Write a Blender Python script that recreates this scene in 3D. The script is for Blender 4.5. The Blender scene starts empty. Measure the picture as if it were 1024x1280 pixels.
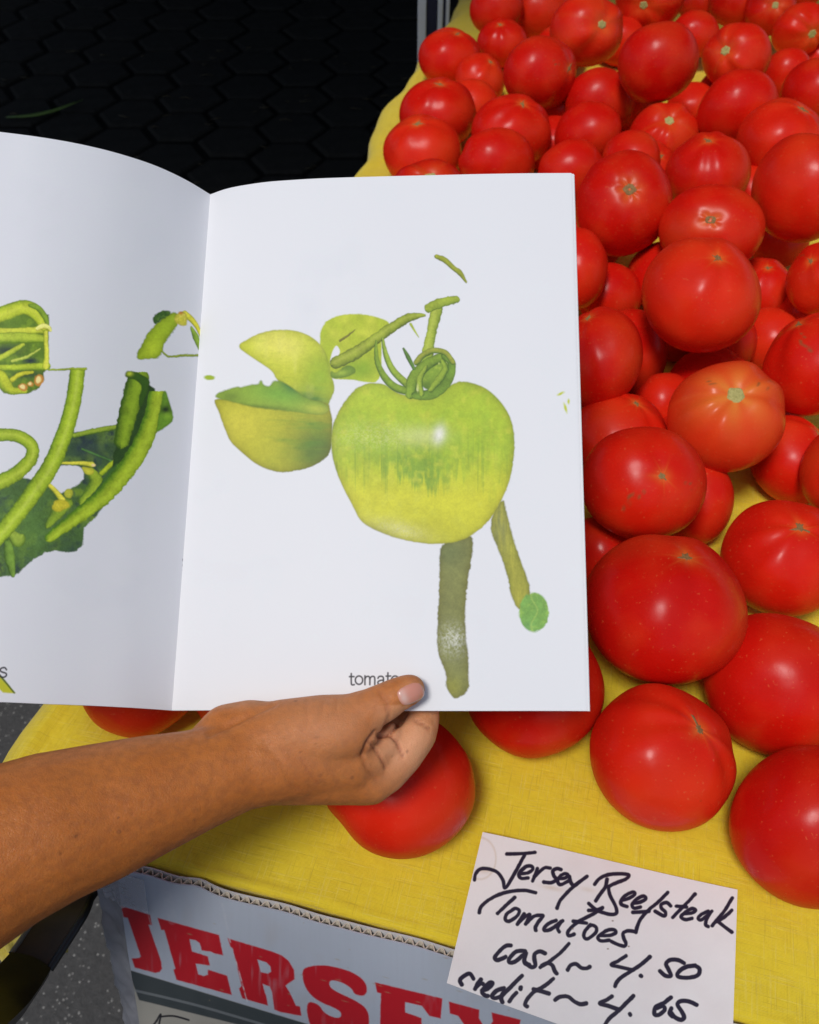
import bpy, bmesh, math, random
import numpy as np
from mathutils import Vector, Matrix
from mathutils.bvhtree import BVHTree

random.seed(3); np.random.seed(3)
scene = bpy.context.scene
COL = scene.collection

# ------------------------------------------------------------------ camera, sky, sun, exposure
FPX, PITCH, EYE = 1108.0, math.radians(48), 1.40
cam = bpy.data.cameras.new('camera'); cam_o = bpy.data.objects.new('camera', cam); COL.objects.link(cam_o)
cam.sensor_fit = 'VERTICAL'; cam.sensor_height = 36; cam.lens = FPX/1280*36
cam.clip_start = .02; cam.clip_end = 400
cam_o.location = (0, 0, EYE); cam_o.rotation_euler = (math.pi/2-PITCH, 0, 0)
cam.dof.use_dof = True; cam.dof.focus_distance = .50; cam.dof.aperture_fstop = 16
scene.camera = cam_o

SUN_EL, SUN_AZ = math.radians(63), math.radians(210)     # behind the photographer, slightly left
w = bpy.data.worlds.new('World'); scene.world = w; w.use_nodes = True
nt = w.node_tree; bg = nt.nodes['Background']
sky = nt.nodes.new('ShaderNodeTexSky'); sky.sky_type = 'NISHITA'; sky.sun_disc = False
sky.sun_elevation = SUN_EL; sky.sun_rotation = SUN_AZ; sky.dust_density = 2.0
nt.links.new(sky.outputs[0], bg.inputs[0]); bg.inputs[1].default_value = .068
sun = bpy.data.lights.new('sun', 'SUN'); sun.energy = 1.5; sun.angle = math.radians(13); sun.color = (1, .975, .94)
sun_o = bpy.data.objects.new('sun', sun); COL.objects.link(sun_o)
sd = Vector((math.sin(SUN_AZ)*math.cos(SUN_EL), math.cos(SUN_AZ)*math.cos(SUN_EL), math.sin(SUN_EL)))
sun_o.rotation_euler = sd.to_track_quat('Z', 'Y').to_euler(); sun_o.location = sd*20
scene.view_settings.view_transform = 'Standard'; scene.view_settings.look = 'None'
scene.view_settings.exposure = 0.40; scene.view_settings.gamma = 1; scene.view_settings.use_curve_mapping = False

# ------------------------------------------------------------------ helpers
RIGHT = np.array([1., 0, 0]); UPC = np.array([0, math.sin(PITCH), math.cos(PITCH)]); FWD = np.array([0, math.cos(PITCH), -math.sin(PITCH)])
ORI = np.array([0, 0, EYE])

def at(px, py, z):
    """the point of the place seen at px, py of the photograph, z metres deep"""
    return ORI + z*(RIGHT*((px-512)/FPX) - UPC*((py-640)/FPX) + FWD)

def seen(X):
    q = np.asarray(X)-ORI; z = q@FWD
    return 512+FPX*(q@RIGHT)/z, 640-FPX*(q@UPC)/z

def on_height(px, py, h):
    d = at(px, py, 1)-ORI
    return ORI+d*((h-EYE)/d[2])

def tag(o, label=None, cat=None, group=None, kind=None):
    if label: o['label'] = label
    if cat: o['category'] = cat
    if group: o['group'] = group
    if kind: o['kind'] = kind
    return o

def link(name, me, mat=None, parent=None, smooth=False):
    if mat is not None and len(me.materials) == 0: me.materials.append(mat)
    if smooth:
        me.polygons.foreach_set('use_smooth', [True]*len(me.polygons))
    o = bpy.data.objects.new(name, me); COL.objects.link(o)
    if parent is not None: o.parent = parent
    return o

def empty(name, loc=(0, 0, 0)):
    o = bpy.data.objects.new(name, None); o.empty_display_size = .05; COL.objects.link(o); o.location = loc
    return o

def mesh(name, V, F):
    me = bpy.data.meshes.new(name); me.from_pydata(np.asarray(V, float).tolist(), [], F); me.update()
    return me

def under(o, root):
    """parent keeping the world place (the root has only a location)"""
    o.parent = root; o.matrix_parent_inverse = Matrix.Translation(-root.location)
    return o

def box_mesh(name, c, s, frame=None, bevel=0.0):
    bm = bmesh.new(); bmesh.ops.create_cube(bm, size=1)
    for v in bm.verts: v.co = Vector((v.co.x*s[0], v.co.y*s[1], v.co.z*s[2]))
    if bevel: bmesh.ops.bevel(bm, geom=bm.edges[:], offset=bevel, segments=2, affect='EDGES')
    if frame is not None: bm.transform(frame)
    bm.transform(Matrix.Translation(Vector(c)))
    me = bpy.data.meshes.new(name); bm.to_mesh(me); bm.free(); return me

def set_attr(me, name, arr):
    a = me.color_attributes.new(name, 'FLOAT_COLOR', 'POINT')
    buf = np.ones((len(me.vertices), 4), np.float32); arr = np.asarray(arr, np.float32)
    buf[:, :arr.shape[1]] = arr
    a.data.foreach_set('color', buf.ravel())

# ---- node helper
class NT:
    def __init__(s, name):
        s.m = bpy.data.materials.new(name); s.m.use_nodes = True; s.t = s.m.node_tree
        s.b = s.t.nodes['Principled BSDF']
    def n(s, typ, **kw):
        nd = s.t.nodes.new('ShaderNode'+typ)
        for k, v in kw.items():
            if k.startswith('i_'):
                key = k[2:]; key = int(key) if key.isdigit() else key.replace('_', ' ')
                s.put(nd.inputs[key], v)
            else: setattr(nd, k, v)
        return nd
    def put(s, inp, v):
        if hasattr(v, 'is_output') or isinstance(v, bpy.types.NodeSocket): s.t.links.new(v, inp)
        else: inp.default_value = v
    def noise(s, scale, detail=3, rough=.5, vec=None, out=0, **kw):
        nd = s.n('TexNoise'); nd.inputs['Scale'].default_value = scale; nd.inputs['Detail'].default_value = detail
        nd.inputs['Roughness'].default_value = rough
        if vec is not None: s.t.links.new(vec, nd.inputs['Vector'])
        return nd.outputs[out]
    def coord(s, which='Object', scale=None, rot=None):
        c = s.n('TexCoord').outputs[which]
        if scale or rot:
            mp = s.n('Mapping'); s.t.links.new(c, mp.inputs[0])
            if scale: mp.inputs['Scale'].default_value = scale
            if rot: mp.inputs['Rotation'].default_value = rot
            c = mp.outputs[0]
        return c
    def ramp(s, fac, stops):
        r = s.n('ValToRGB'); s.put(r.inputs[0], fac); e = r.color_ramp.elements
        while len(e) < len(stops): e.new(.5)
        for el, (p, c) in zip(e, stops):
            el.position = p; el.color = (*c, 1) if len(c) == 3 else c
        return r.outputs[0]
    def mix(s, fac, a, b, mode='MIX'):
        m = s.n('Mix', data_type='RGBA', blend_type=mode)
        s.put(m.inputs[0], fac); s.put(m.inputs[6], a if not isinstance(a, tuple) else (*a, 1)[:4]); s.put(m.inputs[7], b if not isinstance(b, tuple) else (*b, 1)[:4])
        return m.outputs[2]
    def math(s, op, a, b=0.0, c=None):
        m = s.n('Math', operation=op); s.put(m.inputs[0], a); s.put(m.inputs[1], b)
        if c is not None: s.put(m.inputs[2], c)
        return m.outputs[0]
    def rng(s, v, a, b, c=0.0, d=1.0):
        m = s.n('MapRange'); s.put(m.inputs[0], v)
        for i, x in enumerate((a, b, c, d)): m.inputs[i+1].default_value = x
        return m.outputs[0]
    def bump(s, h, strength=.3, dist=.001, normal=None):
        b = s.n('Bump'); s.put(b.inputs['Height'], h); b.inputs['Strength'].default_value = strength; b.inputs['Distance'].default_value = dist
        if normal is not None: s.t.links.new(normal, b.inputs['Normal'])
        return b.outputs[0]
    def set(s, **kw):
        for k, v in kw.items():
            i = s.b.inputs[k.replace('_', ' ')]
            if isinstance(v, tuple) and len(v) == 3 and i.type == 'RGBA': v = (*v, 1)
            s.put(i, v)
        return s.m

def plain(name, col, rough=.5, var=.15, scale=60, **kw):
    t = NT(name); f = t.noise(scale, 4, vec=t.coord())
    c = t.mix(f, tuple(x*(1-var) for x in col), tuple(min(1, x*(1+var)) for x in col))
    return t.set(Base_Color=c, Roughness=rough, Normal=t.bump(f, .2, .0006), **kw)

# ---- materials
def mat_tomato():
    t = NT('tomato_skin'); oc = t.coord()
    at_ = t.n('Attribute', attribute_name='tint'); sep = t.n('SeparateColor'); t.t.links.new(at_.outputs['Color'], sep.inputs[0])
    rnd = t.n('ObjectInfo').outputs['Random']
    base = t.ramp(rnd, [(0, (.62, .006, .002)), (.5, (.73, .012, .003)), (1, (.80, .028, .006))])
    n1 = t.noise(22, 3, vec=oc)
    base = t.mix(t.rng(n1, .45, .75, 0, .7), base, (.72, .05, .012))
    n2 = t.noise(14, 2, vec=oc)
    base = t.mix(t.rng(n2, .3, .6, .55, 0), base, (.42, .005, .004))
    base = t.mix(sep.outputs[0], base, (.78, .22, .035))
    spk = t.noise(420, 2, vec=oc)
    base = t.mix(t.rng(spk, .66, .74, 0, .35), base, (.78, .16, .05))
    vo = t.n('TexVoronoi'); vo.inputs['Scale'].default_value = 70; t.t.links.new(oc, vo.inputs[0])
    base = t.mix(t.math('MULTIPLY', t.rng(vo.outputs[0], .05, .09, .7, 0), t.rng(t.noise(30, 2, vec=oc), .62, .66, 0, 1)), base, (.22, .04, .006))
    base = t.mix(sep.outputs[1], base, (.20, .09, .03))
    r = t.rng(t.noise(60, 4, vec=oc), .3, .7, .21, .32)
    nb = t.bump(t.noise(130, 3, vec=oc), .10, .001)
    nb = t.bump(t.noise(20, 2.5, vec=oc), .75, .0035, nb)
    return t.set(Base_Color=base, Roughness=.6, Normal=nb, Subsurface_Weight=.06, Subsurface_Radius=(.02, .004, .002), Subsurface_Scale=.3, Specular_IOR_Level=.04, Coat_Weight=.45, Coat_Roughness=r, Coat_IOR=1.36, Coat_Normal=nb)

def mat_scar():
    t = NT('stem_scar'); oc = t.coord()
    at_ = t.n('Attribute', attribute_name='tint'); sep = t.n('SeparateColor'); t.t.links.new(at_.outputs['Color'], sep.inputs[0])
    n = t.noise(500, 4, vec=oc)
    a = t.mix(n, (.13, .055, .015), (.36, .18, .06)); b = t.mix(n, (.22, .20, .05), (.62, .55, .20))
    return t.set(Base_Color=t.mix(sep.outputs[0], a, b), Roughness=.75, Normal=t.bump(n, .7, .0008))

def mat_cloth():
    t = NT('yellow_linen'); uv = t.coord('UV')
    def st(sx, sy, sc, det=2): 
        mp = t.n('Mapping'); t.t.links.new(uv, mp.inputs[0]); mp.inputs['Scale'].default_value = (sx, sy, 1)
        return t.noise(sc, det, .6, vec=mp.outputs[0])
    wx = t.n('TexWave', wave_type='BANDS', bands_direction='X'); wx.inputs['Scale'].default_value = 430; wx.inputs['Distortion'].default_value = .6; wx.inputs['Detail Scale'].default_value = 8; t.t.links.new(uv, wx.inputs[0])
    wy = t.n('TexWave', wave_type='BANDS', bands_direction='Y'); wy.inputs['Scale'].default_value = 430; wy.inputs['Distortion'].default_value = .6; wy.inputs['Detail Scale'].default_value = 8; t.t.links.new(uv, wy.inputs[0])
    s1, s2 = st(30, 900, 1, 4), st(900, 30, 1, 4)
    slub = t.math('MAXIMUM', t.rng(s1, .56, .66), t.rng(s2, .56, .66))
    thin = t.math('MAXIMUM', t.rng(st(25, 700, 1.3, 3), .42, .32), t.rng(st(700, 25, 1.3, 3), .42, .32))
    weave = t.math('ADD', t.math('MULTIPLY', wx.outputs['Fac'], .5), t.math('MULTIPLY', wy.outputs['Fac'], .5))
    big = t.noise(9, 3, vec=uv)
    c = t.mix(big, (.76, .57, .014), (.82, .64, .022))
    c = t.mix(t.rng(weave, .2, .8, .22, 0), c, (.40, .27, .012))
    c = t.mix(t.math('MULTIPLY', slub, .45), c, (.80, .66, .12))
    c = t.mix(t.math('MULTIPLY', thin, .35), c, (.42, .29, .012))
    h = t.math('ADD', weave, t.math('MULTIPLY', slub, .8))
    nb = t.bump(h, .35, .0006)
    cr = t.n('Mapping'); t.t.links.new(uv, cr.inputs[0]); cr.inputs['Rotation'].default_value = (0, 0, .7)
    nb = t.bump(t.noise(16, 4, .6, vec=cr.outputs[0]), .45, .012, nb)
    return t.set(Base_Color=c, Roughness=.85, Normal=nb, Sheen_Weight=.2)

def mat_skin():
    t = NT('tanned_skin'); oc = t.coord()  # the skin's own tan tone, mottled at random
    a = t.n('Attribute', attribute_name='tone'); sep = t.n('SeparateColor'); t.t.links.new(a.outputs['Color'], sep.inputs[0])
    n = t.noise(35, 4, .6, vec=oc); f = t.noise(260, 3, .6, vec=oc)
    c = t.mix(n, (.46, .130, .020), (.62, .215, .048))
    c = t.mix(t.rng(f, .38, .66, 0, .5), c, (.33, .105, .030))
    c = t.mix(sep.outputs[0], c, t.mix(n, (.70, .31, .155), (.80, .42, .225)))
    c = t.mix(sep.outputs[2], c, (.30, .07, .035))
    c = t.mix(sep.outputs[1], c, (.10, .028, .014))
    fk = t.n('TexVoronoi'); fk.inputs['Scale'].default_value = 95; t.t.links.new(oc, fk.inputs[0])
    c = t.mix(t.math('MULTIPLY', t.rng(fk.outputs[0], .06, .14, .55, 0), t.rng(t.noise(50, 2, vec=oc), .55, .62)), c, (.24, .085, .035))
    cells = t.n('TexVoronoi', feature='DISTANCE_TO_EDGE'); cells.inputs['Scale'].default_value = 850; t.t.links.new(oc, cells.inputs[0])
    nb = t.bump(t.rng(cells.outputs[0], 0, .14), .30, .0005)
    nb = t.bump(t.noise(380, 4, .6, vec=oc), .32, .0008, nb)
    nb = t.bump(t.noise(60, 3, .5, vec=oc), .25, .002, nb)
    return t.set(Base_Color=c, Roughness=t.rng(f, .3, .7, .42, .58), Normal=nb, Subsurface_Weight=.22, Subsurface_Radius=(.012, .004, .002), Subsurface_Scale=.5, Specular_IOR_Level=.32)

def mat_image(name, img, rough=.5, bumpscale=0, **kw):
    t = NT(name); tx = t.n('TexImage', image=img, interpolation='Cubic', extension='EXTEND'); t.t.links.new(t.coord('UV'), tx.inputs[0])
    if bumpscale: kw['Normal'] = t.bump(t.noise(bumpscale, 4, vec=t.coord()), .12, .0005)
    return t.set(Base_Color=tx.outputs[0], Roughness=rough, **kw)

# ---- print painter: colours are laid on a sheet's own texture grid
def lin(c):
    c = np.asarray(c, float)/255
    return np.where(c <= .04045, c/12.92, ((c+.055)/1.055)**2.4)
def enc(c):
    c = np.clip(c, 0, 1)
    return np.where(c <= .0031308, c*12.92, 1.055*c**(1/2.4)-.055)

class Sheet:
    """a texture grid w x h; P3(s,t) gives the surface point, so shapes can be traced in photo pixels"""
    def __init__(s, w, h, P3, paper, seed=0):
        s.w, s.h = w, h
        S, T = np.meshgrid((np.arange(w)+.5)/w, (np.arange(h)+.5)/h)
        s.X, s.Y = seen(P3(S.ravel(), T.ravel())); s.X = s.X.reshape(h, w); s.Y = s.Y.reshape(h, w)
        s.C = np.ones((h, w, 3))*np.array(paper, float)
        s.cache = {}; s.rs = np.random.RandomState(seed); s.wob = [s.vn(3.5), s.vn(3.5)]
        s.px = max(.35, abs(s.X[h//2, w//2+1]-s.X[h//2, w//2]))
    def vn(s, cell, sx=1.0, sy=1.0, octaves=2):
        """value noise over photo pixels, -1..1"""
        key = (cell, sx, sy, octaves)
        if key in s.cache: return s.cache[key]
        out = 0; amp = 1; tot = 0
        for o in range(octaves):
            g = s.rs.uniform(-1, 1, (512, 512)); x = s.X/(cell*sx)+1000; y = s.Y/(cell*sy)+1000
            xi = np.floor(x).astype(int); yi = np.floor(y).astype(int); fx = x-xi; fy = y-yi
            fx = fx*fx*(3-2*fx); fy = fy*fy*(3-2*fy); G = lambda a, b: g[b % 512, a % 512]
            out = out+amp*((G(xi, yi)*(1-fx)+G(xi+1, yi)*fx)*(1-fy)+(G(xi, yi+1)*(1-fx)+G(xi+1, yi+1)*fx)*fy)
            tot += amp; amp *= .5; cell *= .5
        s.cache[key] = out/tot
        return out/tot
    def poly(s, pts, soft=.7, wob=0.0, smooth=True):
        pts = np.array(pts, float)
        if smooth:
            for _ in range(2):
                q = np.roll(pts, -1, 0); pts = np.stack([pts*.75+q*.25, pts*.25+q*.75], 1).reshape(-1, 2)
        M = np.zeros(s.X.shape); m = 8+wob
        sel = (s.X > pts[:, 0].min()-m) & (s.X < pts[:, 0].max()+m) & (s.Y > pts[:, 1].min()-m) & (s.Y < pts[:, 1].max()+m)
        x = s.X[sel]+wob*s.wob[0][sel]; y = s.Y[sel]+wob*s.wob[1][sel]
        if x.size == 0: return M
        ins = np.zeros(x.shape, bool); dist = np.full(x.shape, 1e9)
        for a, b in zip(pts, np.roll(pts, -1, 0)):
            c = ((a[1] > y) != (b[1] > y))
            with np.errstate(divide='ignore', invalid='ignore'):
                xx = (b[0]-a[0])*(y-a[1])/(b[1]-a[1]+1e-12)+a[0]
            ins ^= c & (x < xx)
            ab = b-a; L = ab@ab+1e-9; u = np.clip(((x-a[0])*ab[0]+(y-a[1])*ab[1])/L, 0, 1)
            dist = np.minimum(dist, (x-a[0]-u*ab[0])**2+(y-a[1]-u*ab[1])**2)
        d = np.sqrt(dist)*np.where(ins, 1, -1)
        M[sel] = np.clip(d/soft*.5+.5, 0, 1); s.D = np.zeros(s.X.shape); s.D[sel] = d
        return M
    def stroke(s, pts, w, wob=0.0, soft=.6, curve=True):
        """mask and across-profile (0 edge..1 middle), signed side"""
        pts = np.array(pts, float); ws = np.broadcast_to(np.asarray(w, float), (len(pts),)).copy()
        if curve and len(pts) > 2:
            n = len(pts); t = np.linspace(0, n-1, (n-1)*7+1); i = np.clip(t.astype(int), 0, n-2); f = (t-i)[:, None]
            p0 = pts[np.maximum(i-1, 0)]; p1 = pts[i]; p2 = pts[i+1]; p3 = pts[np.minimum(i+2, n-1)]
            pts = .5*((2*p1)+(-p0+p2)*f+(2*p0-5*p1+4*p2-p3)*f**2+(-p0+3*p1-3*p2+p3)*f**3); ws = np.interp(t, np.arange(n), ws)
        M = np.zeros(s.X.shape); Pf = np.zeros(s.X.shape); Sd = np.zeros(s.X.shape); m = ws.max()+6
        sel = (s.X > pts[:, 0].min()-m) & (s.X < pts[:, 0].max()+m) & (s.Y > pts[:, 1].min()-m) & (s.Y < pts[:, 1].max()+m)
        x = s.X[sel]+wob*s.wob[0][sel]; y = s.Y[sel]+wob*s.wob[1][sel]
        if x.size == 0: return M, Pf, Sd
        best = np.full(x.shape, -1e9); sd = np.zeros(x.shape); pf = np.zeros(x.shape)
        for k in range(len(pts)-1):
            a, b = pts[k], pts[k+1]; ab = b-a; L = ab@ab+1e-9
            u = np.clip(((x-a[0])*ab[0]+(y-a[1])*ab[1])/L, 0, 1); ww = ws[k]*(1-u)+ws[k+1]*u
            dd = np.hypot(x-a[0]-u*ab[0], y-a[1]-u*ab[1]); e = ww-dd; up = e > best
            best = np.where(up, e, best); pf = np.where(up, 1-dd/np.maximum(ww, 1e-6), pf)
            sg = np.sign((x-a[0])*ab[1]-(y-a[1])*ab[0]); sd = np.where(up, sg*dd/np.maximum(ww, 1e-6), sd)
        M[sel] = np.clip(best/soft*.5+.5, 0, 1); Pf[sel] = np.clip(pf, 0, 1); Sd[sel] = np.clip(sd, -1, 1)
        return M, Pf, Sd
    def ell(s, cx, cy, rx, ry, rot=0, soft=.7, wob=0):
        c, sn = math.cos(rot), math.sin(rot); x = s.X+wob*s.wob[0]-cx; y = s.Y+wob*s.wob[1]-cy
        u = (x*c+y*sn)/rx; v = (-x*sn+y*c)/ry; d = (1-np.hypot(u, v))*min(rx, ry)
        return np.clip(d/soft*.5+.5, 0, 1)
    def glow(s, cx, cy, rx, ry, rot=0):
        c, sn = math.cos(rot), math.sin(rot); x = s.X-cx; y = s.Y-cy
        return np.exp(-(((x*c+y*sn)/rx)**2+((-x*sn+y*c)/ry)**2))
    def lay(s, M, col, a=1.0):
        M = (M*a)[..., None]; s.C = s.C*(1-M)+M*np.asarray(col, float)
    def image(s, name):
        img = bpy.data.images.new(name, s.w, s.h)
        A = np.ones((s.h, s.w, 4), np.float32); A[..., :3] = enc(s.C); A = A[::-1]
        img.pixels.foreach_set(np.ascontiguousarray(A).ravel()); img.update(); img.pack(); return img

def slab_from_grid(P, th, name, uvs=True):
    """closed thin sheet: P is (nt, ns, 3), t down, s across; its upper side carries the 0..1 UVs"""
    nt_, ns_ = P.shape[:2]
    du = np.gradient(P, axis=1); dv = np.gradient(P, axis=0); N = np.cross(dv, du); N /= np.linalg.norm(N, axis=2, keepdims=True)
    if (N.reshape(-1, 3).mean(0)@(-FWD)) < 0: N = -N
    Q = P-N*th; V = np.concatenate([P.reshape(-1, 3), Q.reshape(-1, 3)]); k = nt_*ns_; F = []; I = lambda j, i: j*ns_+i
    for j in range(nt_-1):
        for i in range(ns_-1):
            F.append((I(j, i), I(j+1, i), I(j+1, i+1), I(j, i+1))); F.append((k+I(j, i), k+I(j, i+1), k+I(j+1, i+1), k+I(j+1, i)))
    # the rim gets vertices of its own, so the flat of the sheet keeps its shading up to the edge
    loop = [I(0, i) for i in range(ns_)]+[I(j, ns_-1) for j in range(1, nt_)]+[I(nt_-1, i) for i in range(ns_-2, -1, -1)]+[I(j, 0) for j in range(nt_-2, 0, -1)]
    b0 = len(V); nl = len(loop); V = np.concatenate([V, V[loop], V[[k+q for q in loop]]])
    for q in range(nl): r = (q+1) % nl; F.append((b0+r, b0+nl+r, b0+nl+q, b0+q))
    me = mesh(name, V, F)
    a = (P[1, 0]-P[0, 0]); b = (P[0, 1]-P[0, 0])
    if uvs:
        uv = me.uv_layers.new(name='UVMap'); s_ = np.tile(np.linspace(0, 1, ns_), nt_); t_ = np.repeat(np.linspace(0, 1, nt_), ns_)
        lp = np.array(loop); S = np.concatenate([s_, s_, s_[lp], s_[lp]]); T = 1-np.concatenate([t_, t_, t_[lp], t_[lp]]); li = np.zeros(len(me.loops), np.int32); me.loops.foreach_get('vertex_index', li)
        uv.data.foreach_set('uv', np.stack([S[li], T[li]], -1).ravel().astype(np.float32))
    if np.cross(a, b)@N[0, 0] < 0: me.flip_normals()
    return me

# ------------------------------------------------------------------ the ground: asphalt sheet and hexagonal pavers
def mat_asphalt():
    t = NT('asphalt'); oc = t.coord()
    n = t.noise(90, 5, .7, vec=oc); v = t.n('TexVoronoi'); v.inputs['Scale'].default_value = 230; t.t.links.new(oc, v.inputs[0])
    c = t.mix(n, (.018, .018, .019), (.085, .083, .080))
    sepv = t.n('SeparateColor'); t.t.links.new(v.outputs['Color'], sepv.inputs[0])
    c = t.mix(t.math('MULTIPLY', t.rng(sepv.outputs[0], .84, .92), t.rng(v.outputs[0], .25, .45, 1, 0)), c, (.26, .255, .24))
    return t.set(Base_Color=c, Roughness=.85, Normal=t.bump(n, .9, .004))
def mat_paver():
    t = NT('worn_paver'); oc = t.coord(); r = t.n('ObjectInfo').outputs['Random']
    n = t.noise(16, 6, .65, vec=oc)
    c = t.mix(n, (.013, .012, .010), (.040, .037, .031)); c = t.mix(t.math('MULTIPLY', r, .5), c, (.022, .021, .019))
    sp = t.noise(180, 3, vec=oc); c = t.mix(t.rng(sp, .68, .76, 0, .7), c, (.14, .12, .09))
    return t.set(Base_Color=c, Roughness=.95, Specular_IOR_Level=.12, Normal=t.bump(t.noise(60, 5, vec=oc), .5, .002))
ASPH = mat_asphalt(); PAV = mat_paver()
ground = link('ground', mesh('ground', [(-60, -60, -.012), (60, -60, -.012), (60, 60, -.012), (-60, 60, -.012)], [(0, 1, 2, 3)]), ASPH)
tag(ground, kind='structure')
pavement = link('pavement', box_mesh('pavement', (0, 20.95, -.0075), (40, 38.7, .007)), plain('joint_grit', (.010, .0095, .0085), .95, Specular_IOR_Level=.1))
tag(pavement, kind='structure')
def hex_mesh(ang):
    R_ = .118; V = []; 
    for z, r in ((-.003, R_), (.003, R_*.98), (.0075, R_*.90)):
        for k in range(6):
            a = ang+k*math.pi/3; V.append((r*math.cos(a), r*math.sin(a), z))
    V.append((0, 0, .011)); F = []
    for L in (0, 6):
        for k in range(6): F.append((L+k, L+(k+1) % 6, L+6+(k+1) % 6, L+6+k))
    for k in range(6): F.append((12+k, 12+(k+1) % 6, 18))
    return mesh('paver', V, F)
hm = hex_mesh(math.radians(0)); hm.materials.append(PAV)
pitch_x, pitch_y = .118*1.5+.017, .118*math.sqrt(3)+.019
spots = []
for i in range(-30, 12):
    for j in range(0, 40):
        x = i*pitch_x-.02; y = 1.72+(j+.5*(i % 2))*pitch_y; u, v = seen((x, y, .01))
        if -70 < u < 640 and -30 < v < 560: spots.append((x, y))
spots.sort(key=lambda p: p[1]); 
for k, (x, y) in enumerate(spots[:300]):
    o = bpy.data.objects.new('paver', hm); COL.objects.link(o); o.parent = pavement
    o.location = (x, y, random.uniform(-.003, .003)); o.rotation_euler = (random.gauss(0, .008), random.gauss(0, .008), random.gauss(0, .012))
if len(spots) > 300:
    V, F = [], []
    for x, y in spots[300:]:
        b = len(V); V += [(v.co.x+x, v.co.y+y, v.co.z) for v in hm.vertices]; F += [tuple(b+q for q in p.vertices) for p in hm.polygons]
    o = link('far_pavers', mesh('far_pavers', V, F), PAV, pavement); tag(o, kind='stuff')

# ------------------------------------------------------------------ the post, and an unseen canopy added to shade the back of the stand
CANVAS = plain('navy_canvas', (.02, .022, .05), .8); WHITE = plain('white_enamel', (.80, .81, .85), .4, .06)
NAVY = plain('navy_strip', (.012, .014, .05), .5)
cn = empty('post_and_shade_canopy', (.02, 1.9, 0)); tag(cn, 'white enamelled canopy post with a navy strip, behind the far left table edge', 'canopy')
px0, py0 = .0165, 1.90
for nm, dx, wd, dy, mt, zt in (('post', .008, .0165, 0, WHITE, 2.30), ('navy_strip', .027, .021, .004, NAVY, 2.30), ('post_rail', .044, .010, 0, WHITE, 2.30), ('dark_rail', .052, .0055, .003, NAVY, 2.3), ('inner_rail', .0585, .007, .001, WHITE, 2.30)):
    under(link(nm, box_mesh(nm, (px0+dx, py0+dy, zt/2), (wd, .022, zt), bevel=.0015), mt), cn)
def shade_roof_mesh():
    V, F = [], []; nx, ny = 24, 24
    for j in range(ny+1):
        for i in range(nx+1):
            x = -3+6*i/nx; y = 1.0+4.25*j/ny; e = min(i, nx-i, j, ny-j)/(nx/2)
            V.append((x, y, 2.32+.9*e))
    for j in range(ny):
        for i in range(nx): a = j*(nx+1)+i; F.append((a, a+1, a+nx+2, a+nx+1))
    return mesh('shade_roof', V, F)
under(link('shade_roof', shade_roof_mesh(), CANVAS), cn)  # out of view; added with its edges and legs to block sun and sky
for a, b in (((-3, 1.0), (3, 1.0)), ((-3, 5.25), (3, 5.25)), ((-3, 1.0), (-3, 5.25)), ((3, 1.0), (3, 5.25))):
    c = ((a[0]+b[0])/2, (a[1]+b[1])/2, 2.26); s = (abs(a[0]-b[0])+.03, abs(a[1]-b[1])+.03, .24)
    under(link('shade_valance', box_mesh('shade_valance', c, (max(s[0], .03) if s[0] > .1 else .01, s[1] if s[1] > .1 else .01, s[2])), CANVAS), cn)
for x in (-3, 3):
    for y in (1.0, 5.25): under(link('leg', box_mesh('leg', (x, y, 1.07), (.03, .03, 2.14)), WHITE), cn)
# unseen canvas sheet added beyond the frame to keep the ground dark
bk = empty('added_shade_wall', (0, 5.0, 0)); tag(bk, 'unseen navy canvas sheet added behind the canopy to darken the ground', 'shade sheet')
under(link('shade_curtain', box_mesh('shade_curtain', (0, 5.1, 1.08), (5.9, .02, 2.1)), CANVAS), bk)

# ------------------------------------------------------------------ table frame and cloth
TZ = .85
K = np.array([-.2908, .2378, 0.]); YAW = math.atan2(-.245, .9695)
U = np.array([math.cos(YAW), math.sin(YAW), 0]); Vv = np.array([-math.sin(YAW), math.cos(YAW), 0])
TW, TL = 1.30, 2.15
def tf(u, v, z): return K+U*u+Vv*v+np.array([0, 0, z])
FR = Matrix.Rotation(YAW, 4, 'Z')
table = empty('market_table', tuple(tf(0, 0, 0))); tag(table, 'folding table hidden under the yellow cloth that carries the heap of tomatoes', 'table')
WOOD = plain('table_wood', (.25, .16, .09), .6); STEEL = plain('grey_steel', (.2, .2, .21), .4)
under(link('top', box_mesh('top', tf(TW/2+.006, TL/2+.010, TZ-.022), (TW-.11, TL-.11, .028), FR, .003), WOOD), table)
for u in (.3, TW-.2):
    for v in (.35, TL-.2): under(link('leg', box_mesh('leg', tf(u, v, (TZ-.032)/2), (.03, .03, TZ-.032), FR), STEEL), table)

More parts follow.
